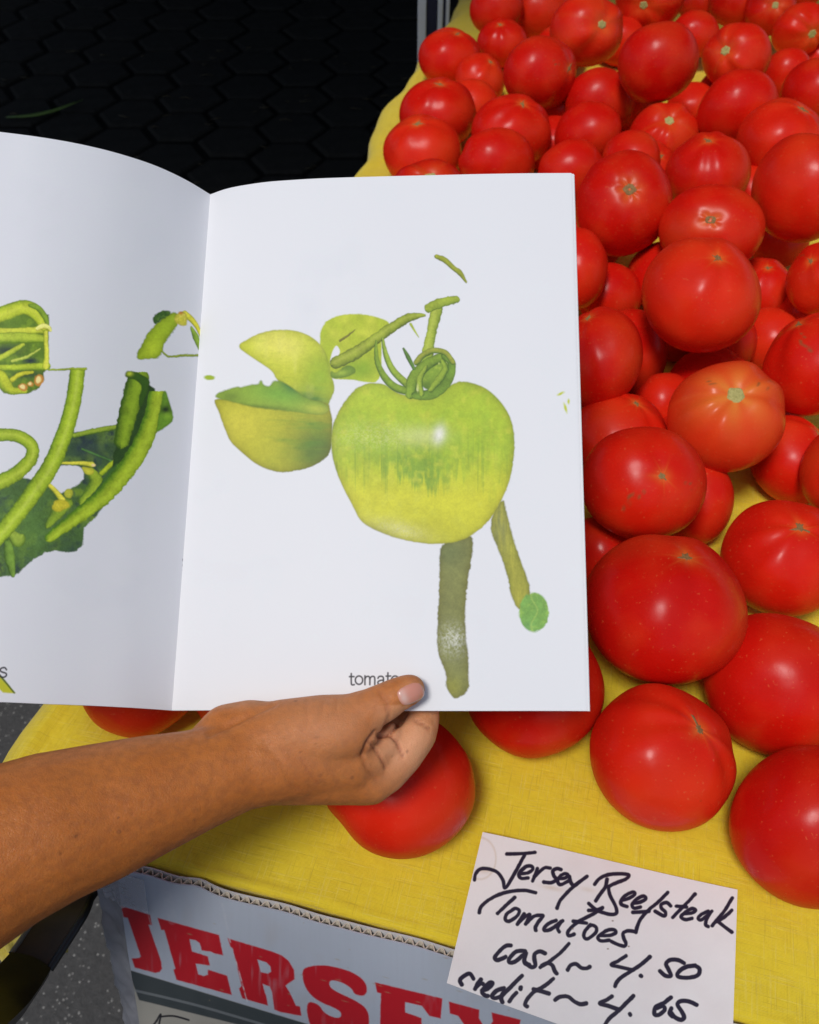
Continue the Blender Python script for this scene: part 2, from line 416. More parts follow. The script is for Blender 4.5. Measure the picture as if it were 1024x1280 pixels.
def cloth_mesh():
    # arc length params: a across (left drop .24), b along (front drop .2)
    A = np.concatenate([np.linspace(-.25, -.03, 14), np.linspace(-.026, .03, 15), np.linspace(.035, TW, 90)])
    B = np.concatenate([np.linspace(-.23, -.02, 14), np.linspace(-.017, .016, 12), np.linspace(.02, TL, 140)])
    rs = np.random.RandomState(5)
    ph = rs.rand(12)*6.28
    P = np.zeros((len(B), len(A), 3)); UV = np.zeros((len(B), len(A), 2))
    def roll(s, r):                    # s>=0 on the top; beyond it, rounds over and hangs
        if s >= r: return s, 0.
        q = (r-s); L = r*math.pi/2
        if q < L: return r-r*math.sin(q/r), r-r*math.cos(q/r)
        return 0., r+(q-L)
    for j, b in enumerate(B):
        for i, a in enumerate(A):
            bb = b
            fade = 1 if a < .02 else max(.18, 1-(a-.02)/.06)      # front drop shortens where the cloth is tucked into the carton
            if b < 0: bb = b*fade
            edge_wob = .006*math.sin(b*9+1)+.004*math.sin(b*23+ph[1])+.0022*math.sin(b*61+ph[2])
            u, d1 = roll(a, .022); v, d2 = roll(bb, .006)
            d = math.hypot(d1, d2)
            flare = .16*d1+.010*math.sin(b*26+ph[3])*min(1, d1/.06)
            flare2 = .10*d2+.007*math.sin(a*34+ph[4])*min(1, d2/.06)
            f0 = max(0, 1-abs(a)/.12)
            u2 = u-flare+edge_wob*f0; v2 = v-flare2
            if a < .02 and b < .02: u2 -= .02*min(1, d/.15)
            z = TZ-d*1.0
            if d == 0:
                z += .0012*math.sin(7*a+11*b+ph[5])+.0009*math.sin(23*a-15*b+ph[6])+.0006*math.sin(61*a+37*b)+.0004*math.sin(-90*a+50*b)
                ww = max(0, 1-(v/.25)); z += ww*(.0012*math.sin(40*a+ph[7]+6*b)+.0010*math.sin(75*a+25*b+ph[8]))
                z -= .0005
            P[j, i] = tf(u2, v2, z); UV[j, i] = (a, b)
    V = P.reshape(-1, 3); n = len(A); F = [(j*n+i, j*n+i+1, (j+1)*n+i+1, (j+1)*n+i) for j in range(len(B)-1) for i in range(n-1)]
    me = mesh('tablecloth', V, F); uv = me.uv_layers.new(name='UVMap'); li = np.zeros(len(me.loops), np.int32); me.loops.foreach_get('vertex_index', li)
    uv.data.foreach_set('uv', UV.reshape(-1, 2)[li].ravel().astype(np.float32)); return me
CLOTH = mat_cloth()
cl = link('tablecloth', cloth_mesh(), CLOTH, smooth=True); tag(cl, 'bright yellow linen cloth covering the market table under the tomatoes', 'tablecloth')
m = cl.modifiers.new('thickness', 'SOLIDIFY'); m.thickness = .0008; m.offset = -1

# ------------------------------------------------------------------ the printed carton at the front of the table
CL0 = on_height(146, 1084, TZ+.004); CR0 = on_height(560, 1196, TZ+.004)
cu = (CR0-CL0); cu /= np.linalg.norm(cu)
dn = np.array([.02, -.353, -.935]); dn -= cu*(dn@cu)*.75; dn /= np.linalg.norm(dn)
cn_ = np.cross(cu, dn); cn_ /= np.linalg.norm(cn_)
if cn_@np.array([0, -1, 0]) < 0: cn_ = -cn_       # outward
CW, CH, CT = .42, .27, .0052
carton = empty('printed_carton', tuple(CL0)); tag(carton, 'white corrugated carton with red block lettering and a grey band, at the table front', 'carton')
rsw = np.random.RandomState(9)
def bulge(s, t):
    x = s*CW; y = t*CH
    return .0005*np.sin(x*95+.5)*np.exp(-y/.05)+.0008*np.sin(x*17+y*9)+.0008*np.sin(x*210+y*30)*np.exp(-x/.05)+.0035*np.exp(-((x-.052)/.006)**2)*-.35
def face_pt(s, t):
    s = np.asarray(s, float); t = np.asarray(t, float)
    return CL0+s[..., None]*CW*cu+t[..., None]*CH*dn+bulge(s, t)[..., None]*cn_+(-.0004*np.sin(s*CW*140)*np.exp(-t*CH/.02))[..., None]*dn
S_, T_ = np.meshgrid(np.linspace(0, 1, 150), np.linspace(0, 1, 60)); facegrid = face_pt(S_, T_)
sh = Sheet(1500, 960, face_pt, lin((196, 204, 218))*.80, 11)
c5 = lambda *p: [(100+x/3.938, 1080+y/3.938) for x, y in p]
c6 = lambda *p: [(340+x/3.2, 1120+y/3.2) for x, y in p]
paper0 = sh.C.copy()
sh.C *= (1+.035*sh.vn(60)+.02*sh.vn(4, 1, 12))[..., None]
sh.lay(np.clip(sh.vn(26)-.25, 0, 1)*1.2, (.42, .40, .40), .35)
# cream lower panel, grey band, letters
sh.lay(sh.poly([(160, 1212), (384, 1280), (640, 1356), (660, 1500), (150, 1500)], smooth=False), (.40, .38, .33))
sh.lay(sh.poly([(160, 1212), (384, 1280), (640, 1356), (630, 1400), (420, 1322), (303, 1282), (174, 1250)], .8, smooth=False), (.055, .066, .070))
sh.lay(sh.stroke([(168, 1238), (240, 1255), (320, 1278), (420, 1308)], 1.6)[0], (.25, .27, .28), .6)
for q in ([(196, 1276), (201, 1268), (199, 1280)], [(200, 1271), (217, 1270), (236, 1275)], [(196, 1276), (190, 1284)]): sh.lay(sh.stroke(q, 1.2)[0], (.02, .02, .025))
RED = np.array([.50, .012, .022])
letters = [c5((200, 205), (345, 250), (355, 300), (338, 300), (352, 340), (400, 480), (404, 515), (392, 532), (370, 536), (270, 510), (255, 465), (295, 462), (300, 455), (235, 265), (215, 262)),
  c5((382, 265), (685, 350), (705, 450), (660, 440), (645, 432), (600, 425), (590, 390), (570, 375), (540, 370), (552, 430), (600, 445), (630, 455), (640, 500), (570, 490), (582, 542), (610, 552), (630, 545), (630, 520), (725, 550), (748, 645), (475, 570), (460, 520), (470, 515), (415, 325), (400, 325)),
  [(284.6, 1172.7), (339, 1189), (352, 1194), (361, 1201), (368, 1213), (368.5, 1224), (359, 1230.5), (357, 1232), (362, 1240), (366, 1248), (370, 1257), (375, 1258), (377, 1270), (350, 1265), (343, 1262), (340, 1240), (337, 1233), (328.5, 1230), (331, 1240), (333, 1245), (335, 1257), (303, 1248), (299, 1236), (302, 1232), (291, 1186), (288, 1183)],
  c6((120, 310), (128, 288), (180, 275), (260, 283), (340, 312), (381, 352), (378, 402), (330, 395), (320, 370), (280, 345), (240, 335), (226, 348), (240, 375), (340, 420), (385, 455), (390, 512), (380, 545), (355, 565), (300, 570), (200, 560), (148, 520), (135, 418), (188, 432), (208, 468), (258, 490), (280, 480), (270, 455), (180, 420), (132, 370)),
  c6((412, 345), (682, 410), (675, 490), (630, 480), (600, 440), (533, 424), (533, 465), (598, 488), (600, 530), (530, 515), (530, 560), (600, 585), (615, 560), (650, 575), (645, 640), (430, 580), (432, 540), (436, 390), (420, 385)),
  c6((708, 422), (830, 455), (828, 488), (858, 540), (884, 500), (878, 465), (995, 495), (990, 520), (965, 525), (900, 610), (900, 650), (930, 665), (925, 690), (790, 655), (795, 625), (820, 632), (822, 590), (745, 480), (712, 470))]
hole = sh.poly([(322, 1199.5), (333, 1203), (338, 1208), (339, 1214.5), (335, 1217), (326, 1215)], .8, smooth=False)
wear = np.clip(1-.35*np.clip(sh.vn(5, 1, 6)-.35, 0, 1)*np.clip(sh.vn(40)+.5, 0, 1), .35, 1)
for k, L in enumerate(letters):
    M = sh.poly(L, .8, .35, smooth=(k == 3)); 
    if k == 2: M = M*(1-hole)
    sh.lay(M*wear, RED*1.0)
sh.lay(sh.ell(673, 1299, 17, 17), (.02, .09, .05)); sh.lay(sh.ell(673, 1301, 13, 13), (.10, .30, .14))
for q, ww, a in (([(287, 1174), (299, 1215), (309, 1252)], .7, .8), ([(185, 1142), (190, 1160)], .6, .5), ([(278, 1130), (287, 1172)], 1.4, .25), ([(205, 1100), (216, 1150)], 6, .15)):
    sh.lay(sh.stroke(q, ww)[0]*np.clip(.6+sh.vn(5), 0, 1), (.62, .62, .66), a)
for _ in range(46):
    x, y = sh.rs.uniform(150, 640), sh.rs.uniform(1090, 1280); sh.lay(sh.ell(x, y, sh.rs.uniform(.4, 3), sh.rs.uniform(.3, .8), .27), (.35, .27, .15), .5)
CARD = plain('raw_cardboard', (.60, .54, .44), .85, .2, 300); LINER = plain('white_liner', (.58, .58, .58), .7, .08, 200)
front = under(link('front_panel', slab_from_grid(facegrid, .0008, 'front_panel'), mat_image('carton_print', sh.image('carton_print'), .42, 240), smooth=True), carton)
S2, T2 = np.meshgrid(np.linspace(0, 1, 100), np.linspace(0, 1, 12)); back = face_pt(S2, T2)-cn_*CT
under(link('inner_liner', slab_from_grid(back, .0008, 'inner_liner', False), LINER), carton)
# corrugated edge: one wavy medium between the two liners
nfl = int(CW/.0062); V, F = [], []; per = 8
for k in range(nfl*per+1):
    x = k/(nfl*per); w_ = math.sin(k/per*2*math.pi); w_ = math.copysign(abs(w_)**.45, w_)
    base = face_pt(np.array(x), np.array(0.002))-cn_*(.0028+.0018*w_)
    V += [base, base+dn*.012]
for k in range(nfl*per): F.append((2*k, 2*k+1, 2*k+3, 2*k+2))
fo = under(link('fluting', mesh('fluting', V, F), CARD), carton); m = fo.modifiers.new('t', 'SOLIDIFY'); m.thickness = .0007
# crushed corner and side panel
side_d = -cu*.85+np.array([.0, .30, .0])-.12*np.array([0, 0, 1]); side_d /= np.linalg.norm(side_d)
def crumple(a, b): return .55*(.0022*np.sin(a*190+b*37)+.0016*np.sin(b*130-a*80)+.0012*np.sin(b*310+a*220)+.001*np.sin(b*500))
g = np.zeros((70, 36, 3))
for j in range(70):
    for i in range(36):
        a = .034*i/35; b = CH*j/69; a2 = min(a, .026); rest = max(0, a-.026)
        p = CL0+dn*(b+.012*max(0, 1-b/.03)*(i/35))+side_d*a2*(1-.35*min(1, b/.2))+Vv*rest*6
        g[j, 35-i] = p+cn_*(crumple(a, b)*min(1, a/.006))-cn_*.0002
sd_ = under(link('side_panel', slab_from_grid(g, .001, 'side_panel', False), plain('scuffed_liner', (.27, .27, .29), .5, .35, 90), smooth=True), carton)
under(link('carton_floor', box_mesh('carton_floor', CL0+cu*CW/2+dn*CH+Vv*.10-np.array([0, 0, .004]), (CW-.02, .2, .004), Matrix.Rotation(math.atan2(cu[1], cu[0]), 4, 'Z')), CARD), carton)
# glossy tape over the crushed corner
tg = np.zeros((24, 20, 3))
for j in range(24):
    for i in range(20):
        a = -.026+.045*i/19; b = .002+.030*j/23
        p = CL0+dn*b+(cu*a if a > 0 else -side_d*a*.95)
        tg[j, i] = p+cn_*(.0022+.0022*math.sin(i*1.5+j*.8)*math.sin(j*1.1+i*.4)*(1-min(1, max(0, a)/.02)))
tape = NT('clear_tape'); tm = tape.set(Base_Color=(.62, .62, .66), Roughness=.16, Alpha=.32)
under(link('tape', slab_from_grid(tg, .0003, 'tape', False), tm, smooth=True), carton)

# ------------------------------------------------------------------ the tomatoes
TOM = mat_tomato(); SCAR = mat_scar()
def tomato_shape(seed, kind, axis, nu=64, nv=44):
    """unit tomato: vertices on a lobed, flattened globe whose scar pole points along axis"""
    rs = np.random.RandomState(seed)
    th = np.linspace(0, 2*np.pi, nu, endpoint=False)
    v = np.linspace(0, 1, nv+1)[1:-1]
    ph = np.pi*(v + .06*np.sin(2*np.pi*v)*-1)
    PH, TH = np.meshgrid(ph, th, indexing='ij')
    n = rs.randint(4, 7)
    lob = {'s': .034, 's2': .014, 'b': .018, 'c': .018, 'n': .026}[kind]
    p0 = rs.rand()*6.28
    ang = TH + .25*np.sin(TH*2+rs.rand()*6)
    shoulder = np.exp(-((PH-.75)/.55)**2)
    r = 1 + lob*np.cos(n*ang+p0)*(shoulder+.25*np.sin(PH)**2)
    r += .022*np.cos(TH*2+rs.rand()*6)*np.sin(PH)**2 + .024*np.cos(TH+rs.rand()*6)*np.sin(PH)*np.cos(PH)
    r += .011*np.sin(3*PH+rs.rand()*6)*np.sin(PH)*np.cos(3*TH+rs.rand()*6)
    x = r*np.sin(PH)*np.cos(TH); y = r*np.sin(PH)*np.sin(TH); z = .88*r*np.cos(PH)
    rho = np.hypot(x, y)
    dep = {'s': .13, 's2': .065, 'b': .035, 'c': .03, 'n': .03}[kind]
    wid = {'s': .30, 's2': .26, 'b': .20, 'c': .2, 'n': .2}[kind]
    dim = np.exp(-(rho/wid)**2)*dep*(1+(.30 if kind == 's2' else .10)*np.cos(n*ang+p0)*np.minimum(1, rho/.15))
    z = np.where(PH < 1.3, z-dim, z)
    z = np.where(PH > 1.9, z+np.exp(-(rho/.3)**2)*(.10 if kind in 'bc' else .02), z)
    P = np.stack([x, y, z], -1).reshape(-1, 3)
    top = np.array([[0, 0, .88-dep]]); bot = np.array([[0, 0, -.88+(.10 if kind in 'bc' else .02)]])
    P = np.concatenate([P, top, bot])
    a = np.array(axis, float); a /= np.linalg.norm(a)
    h = np.array([0, 0, 1.]) if abs(a[2]) < .9 else np.array([1., 0, 0])
    e1 = np.cross(h, a); e1 /= np.linalg.norm(e1); e2 = np.cross(a, e1)
    W = P[:, :1]*e1+P[:, 1:2]*e2+P[:, 2:3]*a
    return P, W, (e1, e2, a), n, p0


UPF = np.stack([RIGHT, UPC, -FWD])
NU, NV = 72, 50
def tomato(label, seed, x, y, z, sx, sy, sz, ax, ay, az, kind, group='beefsteak tomatoes heaped on the yellow cloth'):
    rs = np.random.RandomState(seed+500)
    P, W, (e1, e2, a), nl, p0 = tomato_shape(seed, kind, (ax, ay, az), NU, NV)
    L = np.stack([W@RIGHT, W@UPC, -(W@FWD)], -1)*np.array([sx, sy, sz])
    X = L@UPF
    rows_ = NV-1; F = []
    for j in range(rows_-1):
        for i in range(NU): F.append((j*NU+i, (j+1)*NU+i, (j+1)*NU+(i+1) % NU, j*NU+(i+1) % NU))
    top, bot = rows_*NU, rows_*NU+1
    for i in range(NU):
        F.append((top, i, (i+1) % NU)); F.append((bot, (rows_-1)*NU+(i+1) % NU, (rows_-1)*NU+i))
    me = mesh('tomato', X, F)
    rho = np.hypot(P[:, 0], P[:, 1]); th = np.arctan2(P[:, 1], P[:, 0]); up = P[:, 2] > 0
    rays = .5+.5*np.cos(nl*th+p0)
    sh_ = np.zeros(len(P))
    if kind in 's':
        amt = .95 if seed in (57,) else rs.uniform(.28, .45)
        sh_ = np.exp(-(rho/(.62 if seed == 57 else .36))**2)*amt*(.55+.45*rays)*up
        ray2 = np.clip(np.cos(5*th+p0+1), 0, 1)**14; sh_ = np.maximum(sh_, ray2*np.exp(-(rho/.8)**2)*(.5 if seed == 57 else .2)*up)
    elif kind == 's2': sh_ = np.exp(-(rho/.24)**2)*.6*up*(.6+.4*rays)
    else: sh_ = np.exp(-(rho/.12)**2)*.5*up+np.clip(np.cos(5*th+p0+2*np.sin(th*2+p0)), 0, 1)**8*np.exp(-(rho/.22)**2)*.28*up
    sh_ = sh_+rs.uniform(0, .10)*np.clip(np.sin(3*P[:, 0]+p0)*np.cos(2.4*P[:, 1]+1), 0, 1)
    crk = np.zeros(len(P))
    if seed == 57 or kind == 'c':
        for t0, r0, r1, wd in ((p0*1.3, .35, .8, .022), (p0*1.3+2.2, .3, .55, .018)):
            dth = np.abs((th-t0+.12*np.sin(rho*25)+np.pi) % (2*np.pi)-np.pi)*rho
            crk = np.maximum(crk, np.exp(-(dth/wd)**2)*((rho > r0) & (rho < r1))*.8*(np.sin(rho*70) > -.5)*up)
    set_attr(me, 'tint', np.stack([np.clip(sh_, 0, 1), crk, 0*crk], -1))
    o = link('tomato', me, TOM, smooth=True); o.location = (x, y, z)
    tag(o, label, 'tomato', group)
    if kind == 'n': return o
    # the scar: a small rough star or button sitting on the skin of the pole
    bv = BVHTree.FromPolygons([tuple(p) for p in P], F)
    k = 30; big = {'s': .15, 's2': .105, 'b': .10, 'c': .09}[kind]*rs.uniform(.85, 1.2); V = [(0, 0)]; spk = rs.randint(4, 7); q0 = rs.rand()*6.28
    rr = []; arm = rs.uniform(.15, 1.1, 9)
    for i in range(k):
        t = 2*math.pi*i/k
        if kind in 'bc': r = big*(.34+.75*max(0, math.cos(spk*t+q0)+.5*math.cos(2*t+p0))**2*arm[int(t/6.2832*9) % 9]+.30*rs.rand()+.15*math.cos(t-p0))
        else: r = big*(.85+.07*math.cos(spk*t+q0)+.12*rs.rand())
        rr.append((t, r))
    rings = [.35, .7, .88, 1.0]; pts = [(0., 0., 1 if kind == 's' else .4)]
    for q in rings:
        for t, r in rr: pts.append((q*r*math.cos(t)*(1.25 if kind != 's' else 1), q*r*math.sin(t), {.35: .9, .7: 1.0, .88: .6, 1.0: -.25}[q]))
    lift = {'s': .030, 's2': .014, 'b': .007, 'c': .007}[kind]; G = []
    for (a_, b_, hgt) in pts:
        hit = bv.ray_cast(Vector((a_, b_, 2)), Vector((0, 0, -1)))[0]
        zz = hit.z if hit else .8
        if kind == 's2' and math.hypot(a_, b_) < .035: hgt = -1.2
        G.append((a_, b_, zz+lift*hgt*(1+rs.uniform(-.35, .35))))
    G = np.array(G); Wg = G[:, :1]*e1+G[:, 1:2]*e2+G[:, 2:3]*a
    Lg = np.stack([Wg@RIGHT, Wg@UPC, -(Wg@FWD)], -1)*np.array([sx, sy, sz]); Xg = Lg@UPF
    Fg = [(0, 1+i, 1+(i+1) % k) for i in range(k)]
    for q in range(len(rings)-1):
        for i in range(k): Fg.append((1+q*k+i, 1+(q+1)*k+i, 1+(q+1)*k+(i+1) % k, 1+q*k+(i+1) % k))
    ms = mesh('stem_scar', Xg, Fg); set_attr(ms, 'tint', np.full((len(Xg), 3), 1. if kind == 's' else (.12 if kind == 's2' else rs.uniform(.0, .3))))
    link('stem_scar', ms, SCAR, o, True)
    return o

TOMATOES = [
    ("plain red tomato at the far left edge of the heap, beside the white post", 10, 0.0582, 1.3469, 0.8860, 0.0447, 0.0427, 0.0437, 0.25, -0.16, 0.96, 'b'),
    ("half-cropped tomato at the top edge, leftmost of those cut by the frame", 11, 0.1322, 1.4673, 0.9104, 0.0406, 0.0358, 0.0382, 0.08, 0.60, -0.13, 'n'),
    ("small tomato below the leftmost cropped one, in the far left corner of the heap", 12, 0.1390, 1.4074, 0.8837, 0.0377, 0.0353, 0.0364, -0.18, -0.24, 0.95, 'b'),
    ("dull red tomato at the top edge, squeezed left of the one with orange ribs", 13, 0.2026, 1.5033, 0.8977, 0.0467, 0.0413, 0.0439, -0.02, 0.54, -0.52, 'n'),
    ("large ribbed tomato with orange streaks and a tan stem scar, far upper middle", 14, 0.2417, 1.2979, 0.9400, 0.0513, 0.0443, 0.0477, 0.36, -0.80, 0.48, 's'),
    ("big round tomato with a dark crease on its right side, near the far left", 15, 0.1659, 1.1687, 0.9352, 0.0505, 0.0434, 0.0468, 0.76, -0.54, 0.37, 'c'),
    ("small round tomato wedged between the far left edge row and the creased one", 16, 0.0991, 1.2850, 0.8801, 0.0351, 0.0374, 0.0362, 0.44, -0.23, 0.87, 'b'),
    ("second tomato from the book up the left edge row, squat and plain", 17, 0.0368, 1.1511, 0.8911, 0.0508, 0.0473, 0.0490, 0.04, -0.14, 0.99, 'b'),
    ("squat tomato with a tiny brown tip, behind the orange-red one touching the book", 18, 0.1238, 1.0676, 0.9059, 0.0491, 0.0475, 0.0483, 0.22, -0.20, 0.95, 'b'),
    ("tomato on the left edge with a bright highlight and pale tip, just above the book", 19, 0.0158, 1.0505, 0.8893, 0.0474, 0.0465, 0.0470, -0.17, -0.19, 0.97, 'b'),
    ("orange-red tomato rising over the middle of the book's top edge", 20, 0.1020, 0.9916, 0.9034, 0.0454, 0.0404, 0.0428, -0.46, 0.79, -0.19, 'n'),
    ("mostly hidden tomato with a yellow star at its stem, lowest on the book's left top", 21, 0.0213, 0.8974, 0.9151, 0.0442, 0.0385, 0.0412, 0.03, -0.43, 0.90, 's'),
    ("shaded tomato under the big smooth round one, left side", 22, 0.2437, 1.1523, 0.9061, 0.0455, 0.0389, 0.0421, 0.03, 0.97, -0.25, 'n'),
    ("plain tomato behind the corner of the book, second one up from it", 23, 0.2146, 1.0530, 0.9115, 0.0402, 0.0365, 0.0383, 0.62, 0.58, -0.78, 'n'),
    ("bright red tomato right behind the upper right corner of the book", 24, 0.1814, 0.9540, 0.9122, 0.0375, 0.0361, 0.0368, -0.29, 1.11, -0.11, 'n'),
    ("big smooth ball-like tomato perched highest on the far heap, no stem showing", 25, 0.2985, 1.1135, 0.9694, 0.0474, 0.0459, 0.0467, -0.21, 0.87, -0.08, 'n'),
    ("tomato cut by the top edge with a round green stem scar, behind the ball-like one", 26, 0.3560, 1.4455, 0.9318, 0.0523, 0.0433, 0.0476, -0.37, -0.93, 0.02, 's'),
    ("small half-hidden tomato right of the ball-like one", 27, 0.4214, 1.3998, 0.8988, 0.0353, 0.0319, 0.0336, 0.11, 0.58, -0.41, 'n'),
    ("tomato with a green stem scar at its left and orange rays, far right middle", 28, 0.4258, 1.2123, 0.9392, 0.0438, 0.0397, 0.0417, -0.68, -0.58, 0.44, 's'),
    ("half-cropped tomato at the top edge above the one with orange rays", 29, 0.4954, 1.4856, 0.9150, 0.0387, 0.0336, 0.0360, 0.67, 0.46, -0.20, 'n'),
    ("tomato at the top edge with a small stem scar, right of centre", 30, 0.5385, 1.4441, 0.9193, 0.0380, 0.0354, 0.0367, -0.10, -0.89, 0.45, 's'),
    ("dark red tomato in the far right corner of the heap", 31, 0.5687, 1.3856, 0.9103, 0.0412, 0.0341, 0.0375, 0.27, -0.96, 0.10, 's'),
    ("small orange-red tomato half hidden behind its neighbours at the far right", 32, 0.5183, 1.2595, 0.8980, 0.0339, 0.0327, 0.0333, -0.17, 0.86, -0.05, 'n'),
    ("round tomato cut by the right edge of the photo, highest of those on top", 33, 0.5025, 1.1262, 0.9316, 0.0392, 0.0375, 0.0383, 0.48, 0.41, -0.44, 'n'),
    ("smooth plain tomato in front of the one with green stem scar and orange rays", 34, 0.3878, 1.0551, 0.9391, 0.0478, 0.0427, 0.0451, -0.22, 1.00, -0.09, 'n'),
    ("broad tomato with a small green tip, directly behind the largest orange-red one", 35, 0.4187, 0.9828, 0.9354, 0.0482, 0.0483, 0.0482, 0.29, -0.17, 0.94, 'b'),
    ("flat ribbed tomato with a pale star scar, directly under the ball-like one", 36, 0.3092, 1.0615, 0.9032, 0.0420, 0.0406, 0.0413, -0.05, -0.50, 0.87, 's'),
    ("tiny shaded glimpse of a tomato in the gap beneath the ball-like one", 37, 0.3798, 1.2059, 0.8773, 0.0327, 0.0324, 0.0325, 0.17, 0.42, -0.68, 'n'),
    ("small smooth tomato leaning behind the upright one with the cracked scar", 38, 0.2506, 0.9682, 0.9219, 0.0343, 0.0305, 0.0323, 0.62, 0.34, -0.49, 'n'),
    ("small tomato showing only its scarred side next to the small smooth leaning one", 39, 0.2805, 1.0054, 0.8931, 0.0352, 0.0316, 0.0334, 0.29, -0.58, 0.76, 'b'),
    ("tomato with a bright white highlight and tiny tip, in the middle of the far heap", 40, 0.3187, 0.9037, 0.9369, 0.0428, 0.0464, 0.0446, -0.22, -0.08, 0.97, 'b'),
    ("largest orange-red tomato at the right edge, lying high on the heap", 41, 0.3756, 0.7990, 0.9757, 0.0438, 0.0527, 0.0481, 0.56, 0.70, 0.08, 'n'),
    ("tall tomato with an open brown scar ring, just right of the book corner", 42, 0.2135, 0.8212, 0.9475, 0.0473, 0.0511, 0.0492, -0.09, -0.66, 0.74, 's2'),
    ("broad tomato with a puckered brown scar in a pale star, above the big central one", 43, 0.2893, 0.7705, 0.9496, 0.0489, 0.0413, 0.0449, -0.31, -0.69, 0.66, 's2'),
    ("big round tomato topping the heap beside the middle of the book", 44, 0.2402, 0.6223, 0.9762, 0.0472, 0.0500, 0.0486, 0.04, -0.24, 0.97, 'b'),
    ("tomato half covered by the book's right edge, below its upper corner", 45, 0.1587, 0.7500, 0.9190, 0.0322, 0.0405, 0.0361, 0.32, 0.43, -0.51, 'n'),
    ("small shaded tomato low between the book and the big central one", 46, 0.2030, 0.7646, 0.8793, 0.0329, 0.0324, 0.0326, -0.37, 0.49, -0.67, 'n'),
    ("tomato mostly hidden behind the left shoulder of the big central one", 47, 0.2563, 0.7866, 0.8891, 0.0338, 0.0345, 0.0341, 0.76, 0.31, -0.81, 'n'),
    ("small tomato with a white speck, just right of the big central one", 48, 0.3560, 0.7676, 0.8839, 0.0301, 0.0344, 0.0321, -0.11, -0.18, 0.98, 'b'),
    ("very dark tomato deep in the gap under the largest orange-red one", 49, 0.4059, 0.8706, 0.8757, 0.0300, 0.0286, 0.0293, 0.40, 0.89, -0.24, 'n'),
    ("tomato at the right edge with a small pink scratched patch", 50, 0.3866, 0.7171, 0.9307, 0.0322, 0.0359, 0.0340, -0.72, -0.14, 0.68, 'c'),
    ("tomato glimpsed between the big central one and its large right neighbour", 51, 0.3434, 0.6916, 0.8777, 0.0321, 0.0313, 0.0317, 0.76, 0.21, -0.33, 'n'),
    ("large glossy tomato at the right edge with an old scar on its left shoulder", 52, 0.3347, 0.5827, 0.9352, 0.0390, 0.0461, 0.0424, -0.51, 0.39, 0.77, 'c'),
    ("dull smooth tomato tucked against the right edge of the book, halfway down", 53, 0.1567, 0.5823, 0.9419, 0.0351, 0.0455, 0.0400, -0.42, 0.28, 0.86, 'b'),
    ("tomato hugging the back of the dull one beside the book", 54, 0.1987, 0.6511, 0.8898, 0.0376, 0.0444, 0.0409, -0.29, 1.00, -0.16, 'n'),
    ("tomato lying behind the one with orange shoulders and cracks", 55, 0.2688, 0.6062, 0.8848, 0.0412, 0.0430, 0.0421, 0.23, -0.19, 0.96, 'b'),
    ("flattened tomato between the book and the orange-shouldered one", 56, 0.1726, 0.5307, 0.8992, 0.0400, 0.0424, 0.0412, 0.24, 0.17, 0.96, 'b'),
    ("tomato with pale orange shoulders, a yellow stem scar and brown cracks", 57, 0.2462, 0.5165, 0.9369, 0.0439, 0.0442, 0.0441, -0.11, -0.33, 0.94, 's'),
    ("large tomato with a brown star scar and fine scratches, against the lower book edge", 58, 0.1690, 0.4440, 0.9380, 0.0446, 0.0421, 0.0434, 0.10, -0.59, 0.80, 'c'),
    ("lobed tomato peeking from behind the large scratched one, left of the bare cloth", 59, 0.2270, 0.4847, 0.8812, 0.0304, 0.0402, 0.0350, 0.91, 0.69, -0.31, 'n'),
    ("brown-tipped tomato right of the patch of bare yellow cloth", 60, 0.3181, 0.5264, 0.8797, 0.0350, 0.0384, 0.0367, 0.52, -0.03, 0.86, 'b'),
    ("tomato cut by the right edge, lying over the one beside the bare cloth patch", 61, 0.3292, 0.4800, 0.9133, 0.0252, 0.0359, 0.0301, 0.51, 0.07, -0.71, 'n'),
    ("round tomato with a brown star tip and white highlight, near the right edge", 62, 0.2744, 0.4111, 0.8934, 0.0427, 0.0450, 0.0438, -0.01, -0.12, 0.99, 'b'),
    ("biggest near tomato, wide and glossy with a long brown scar, beside the book corner", 63, 0.1693, 0.3474, 0.9188, 0.0546, 0.0527, 0.0536, 0.14, 0.17, 0.98, 'b'),
    ("plain big tomato at the right edge behind the front row", 64, 0.2423, 0.3059, 0.8907, 0.0485, 0.0463, 0.0474, 0.41, 0.49, -0.61, 'n'),
    ("single round tomato in front, right above the price card", 65, 0.1565, 0.2556, 0.8898, 0.0454, 0.0454, 0.0454, 0.39, -0.01, 0.92, 'b'),
    ("front-most big tomato cut by the lower right edge of the frame", 66, 0.2371, 0.2108, 0.8907, 0.0464, 0.0466, 0.0465, 0.15, 0.48, -0.57, 'n'),
    ("tomato peeking from under the lower right corner of the book", 67, 0.0805, 0.3042, 0.8915, 0.0465, 0.0462, 0.0464, 0.52, 0.32, -0.55, 'n'),
    ("tomato lying alone on the cloth below the hand", 68, -0.0058, 0.2384, 0.8907, 0.0474, 0.0429, 0.0451, -0.57, 0.02, -0.90, 'n'),
    ("shaded tomato under the left page, furthest left of those over the forearm", 69, -0.1803, 0.3159, 0.8860, 0.0412, 0.0419, 0.0415, 0.28, 0.32, -0.72, 'n'),
    ("shaded tomato under the spine of the book, right behind the wrist", 70, -0.1068, 0.3124, 0.8861, 0.0401, 0.0406, 0.0403, 0.36, 0.39, -0.73, 'n'),
    ("sliver of a tomato at the top edge between two with stem scars", 71, 0.4583, 1.5436, 0.8963, 0.0322, 0.0301, 0.0311, 0.78, 0.47, -0.37, 'n'),
    ("sliver of a tomato in the far top right corner of the photo", 72, 0.6252, 1.5692, 0.9106, 0.0365, 0.0355, 0.0360, 0.13, 1.01, -0.02, 'n'),
